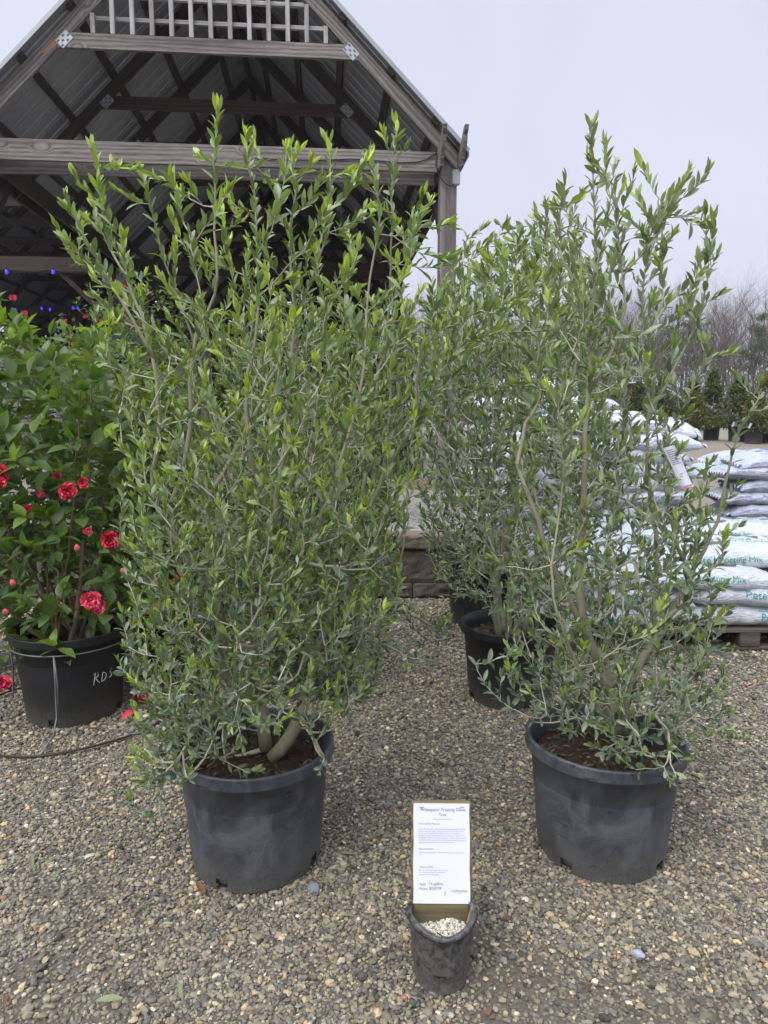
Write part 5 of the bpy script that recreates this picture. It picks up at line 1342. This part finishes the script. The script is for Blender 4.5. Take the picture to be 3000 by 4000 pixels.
for k in range(8):
    for j in range(n): a = k*(n+1)+j; F.append((a, a+1, a+n+2, a+n+1))
F += [list(range(n+1))]
b.add(V, F); b.build('netting', M['net'], sh)
for k in range(0, 9, 2): b = MB(); b.tube([(R_*1.31*math.cos(PI*j/n), k*1.0-.06, R_*1.015*math.sin(PI*j/n)) for j in range(n+1)], .03, 6); b.build('hoop', M['galv'], sh)
def bare_tree(seed, H=12, mat='fbark', depth=5, spread=.5):
    r = random.Random(seed); tr_ = MB(); br_ = MB()
    def grow(p, d, L, rad, lev):
        n = 5 if lev < 2 else 3; pts = [p.copy()]; dd = d.copy()
        for i in range(n):
            dd = (dd+Vector((r.gauss(0, .09), r.gauss(0, .09), .05))).normalized(); pts.append(pts[-1]+dd*L/n)
        rads = [rad*(1-.55*i/n) for i in range(n+1)]
        (tr_ if lev == 0 else br_).tube(pts, rads, 7 if lev == 0 else (4 if lev < 3 else 3), cap=False)
        if lev >= depth: return
        for k in range({0: 12, 1: 5, 2: 5, 3: 4}.get(lev, 3)):
            t = r.uniform(.38 if lev == 0 else .2, 1); i = min(int(t*n), n-1); q = pts[i].lerp(pts[i+1], t*n-i)
            ax = (pts[i+1]-pts[i]).normalized(); sd_ = ax.orthogonal().normalized(); sd_ = Matrix.Rotation(r.uniform(0, 2*PI), 3, ax) @ sd_
            nd = (ax*(1-spread*.35)+sd_*spread*r.uniform(.8, 1.3)+Vector((0, 0, .25))).normalized()
            grow(q, nd, L*(.42 if lev == 0 else .6)*r.uniform(.7, 1.15), rads[i]*.5 if lev else rads[i]*.42, lev+1)
    grow(Vector((0, 0, 0)), Vector((0, 0, 1)), H*.86, H*.0125, 0)
    return tr_.mesh('trunk', M[mat]), br_.mesh('branches', M[mat])
def pine(seed, H=10):
    r = random.Random(seed); t = MB(); t.tube([(0, 0, 0), (.1, 0, H*.5), (0, .1, H*.98)], [.14, .1, .03], 8); br_ = MB(); cl_ = []
    for k in range(34):
        z = H*r.uniform(.48, .97); a = r.uniform(0, 2*PI); l = H*.22*(1.15-z/H)*2.0*r.uniform(.5, 1.1)+.25
        e = Vector((l*math.cos(a), l*math.sin(a), z+l*.25)); br_.tube([(0, 0, z), (e.x*.5, e.y*.5, z+l*.06), e], [.035, .025, .01], 4)
        for f in (.55, .8, 1.0): cl_.append((Vector((e.x*f, e.y*f, z+l*.25*f)), .30*r.uniform(.8, 1.5)))
    def fn():
        c, s_ = cl_[rng.integers(len(cl_))]; return tuple(c+Vector((rng.normal(0, s_*.6), rng.normal(0, s_*.6), rng.normal(0, s_*.36))))
    fo = leafcloud(fn, 9000, .20, [(.025, .05, .018), (.035, .065, .02), (.05, .08, .03)], wid=.18)
    return t.mesh('trunk', M['fbark']), br_.mesh('branches', M['fbark']), fo
BT = [bare_tree(s_, 12, spread=sp2) for s_, sp2 in ((1, .55), (2, .45), (3, .65), (4, .5))]; PN = [pine(1), pine(5, 11)]
rw_ = random.Random(5); k = 0
spots = []
for i in range(58):
    px = 1500+i*30+rw_.uniform(-14, 14); Y = rw_.uniform(52, 74); spots.append((px, Y))
spots.sort(key=lambda q: q[0]); NUM = ['', 'second ', 'third ', 'fourth ', 'fifth ', 'sixth ', 'seventh ', 'eighth ', 'ninth ', 'tenth ', 'eleventh ', 'twelfth ', 'thirteenth ', 'fourteenth ', 'fifteenth ', 'sixteenth ', 'seventeenth ', 'eighteenth ', 'nineteenth ', 'twentieth ', 'twenty-first ', 'twenty-second ', 'twenty-third ', 'twenty-fourth ', 'twenty-fifth ', 'twenty-sixth ', 'twenty-seventh ', 'twenty-eighth ']
vis = [q for q in spots if 2300 < q[0] <= 3010]
for i, (px, Y) in enumerate(spots):
    X = (px-1500)/FPX*Y; pn = i in (7, 15) or abs(px-2660) < 20 or abs(px-2970) < 22
    vs = PN[i % 2] if pn else BT[i % 4]; zt = atY(px, 1235+rw_.uniform(-55, 60)+(30 if px < 2500 else 0), Y).z; s_ = (zt-.76)/(10.5 if pn else 12.3)
    nm = 'pine_tree' if pn else 'bare_tree'
    a_ = ['in the left part of the wood, behind the olive crowns', 'in the middle of the wood', 'in the right part of the wood, above the evergreens'][0 if px < 2300 else (1 if px < 2750 else 2)]
    if (px, Y) in vis:
        kk_ = [q for q in vis if q[0] >= px]; a_ = 'in the wood, '+NUM[min(len(kk_)-1, 27)]+'nearest the right edge of the photo'
        if len(kk_) == 1: a_ = 'in the wood, at the right edge of the photo'
    elif px <= 2300: a_ = 'in the wood, hidden behind the olive crowns'
    else: a_ = 'in the wood, beyond the right edge'
    rt = empty(nm, (X, Y, .70), rw_.uniform(0, 6), ('dark green pine ' if pn else 'leafless brown tree ')+a_, 'tree', 'trees of the far wood')
    rt.scale = (s_*rw_.uniform(.9, 1.2),)*2+(s_,)
    for me in vs: link(me.name.split('.')[0], me, rt)
def brush():
    n = 30000; P = np.stack([rng.uniform(-5, 52, n), rng.uniform(50, 72, n), .7+rng.random(n)**1.5*7.0], -1); D = rng.normal(0, .6, (n, 3)); D[:, 2] = 1.2; N = rng.normal(0, 1, (n, 3)); L = rng.uniform(.5, 1.5, n)
    c = np.array([(.11, .085, .075), (.15, .11, .095), (.08, .065, .06), (.07, .08, .04)])[rng.integers(0, 4, n)]
    tag(link('undergrowth', leaves_mesh('undergrowth', P, D, N, L, L*.05, c, OLIVE_T, M['litterleaf'])), 'brown leafless undergrowth along the wood', 'undergrowth', kind='stuff')
brush()
# weeds and moss at the right
P = []; D = []; N = []; L = []; Wd = []; C = []
for (px, py, s_, n) in [(2880, 2640, .10, 90), (2990, 2640, .08, 70), (2850, 2880, .05, 60), (2760, 2960, .06, 60), (2700, 2650, .08, 40), (2440, 2560, .05, 40)]:
    g0 = ground(px, py)
    for i in range(n):
        P.append((g0.x+rng.normal(0, s_), g0.y+rng.normal(0, s_*.5), .003)); D.append((rng.normal(0, .7), rng.normal(0, .7), .6)); N.append((0, 0, 1)); L.append(rng.uniform(.006, .02)); Wd.append(L[-1]*.4); C.append(np.array((.12, .19, .03))*rng.uniform(.6, 1.3))
tag(link('weeds', leaves_mesh('weeds', P, D, N, L, Wd, C, OLIVE_T, M['litterleaf'])), 'small green weeds and moss in the gravel at the right', 'weeds', kind='stuff')

# ------------------------------------------------------------ thin winter haze
hz = NT('haze'); hz.t.nodes.remove(hz.b); pv_ = hz.t.nodes.new('ShaderNodeVolumePrincipled')
pv_.inputs['Color'].default_value = (.88, .90, .97, 1); pv_.inputs['Density'].default_value = .0009
hz.l(pv_.outputs[0], hz.o.inputs['Volume'])
b = MB(); b.box((50, 143, 12), (430, 320, 30)); tag(b.build('haze', hz.m), 'thin winter haze over the yard and far wood', 'haze', kind='stuff')
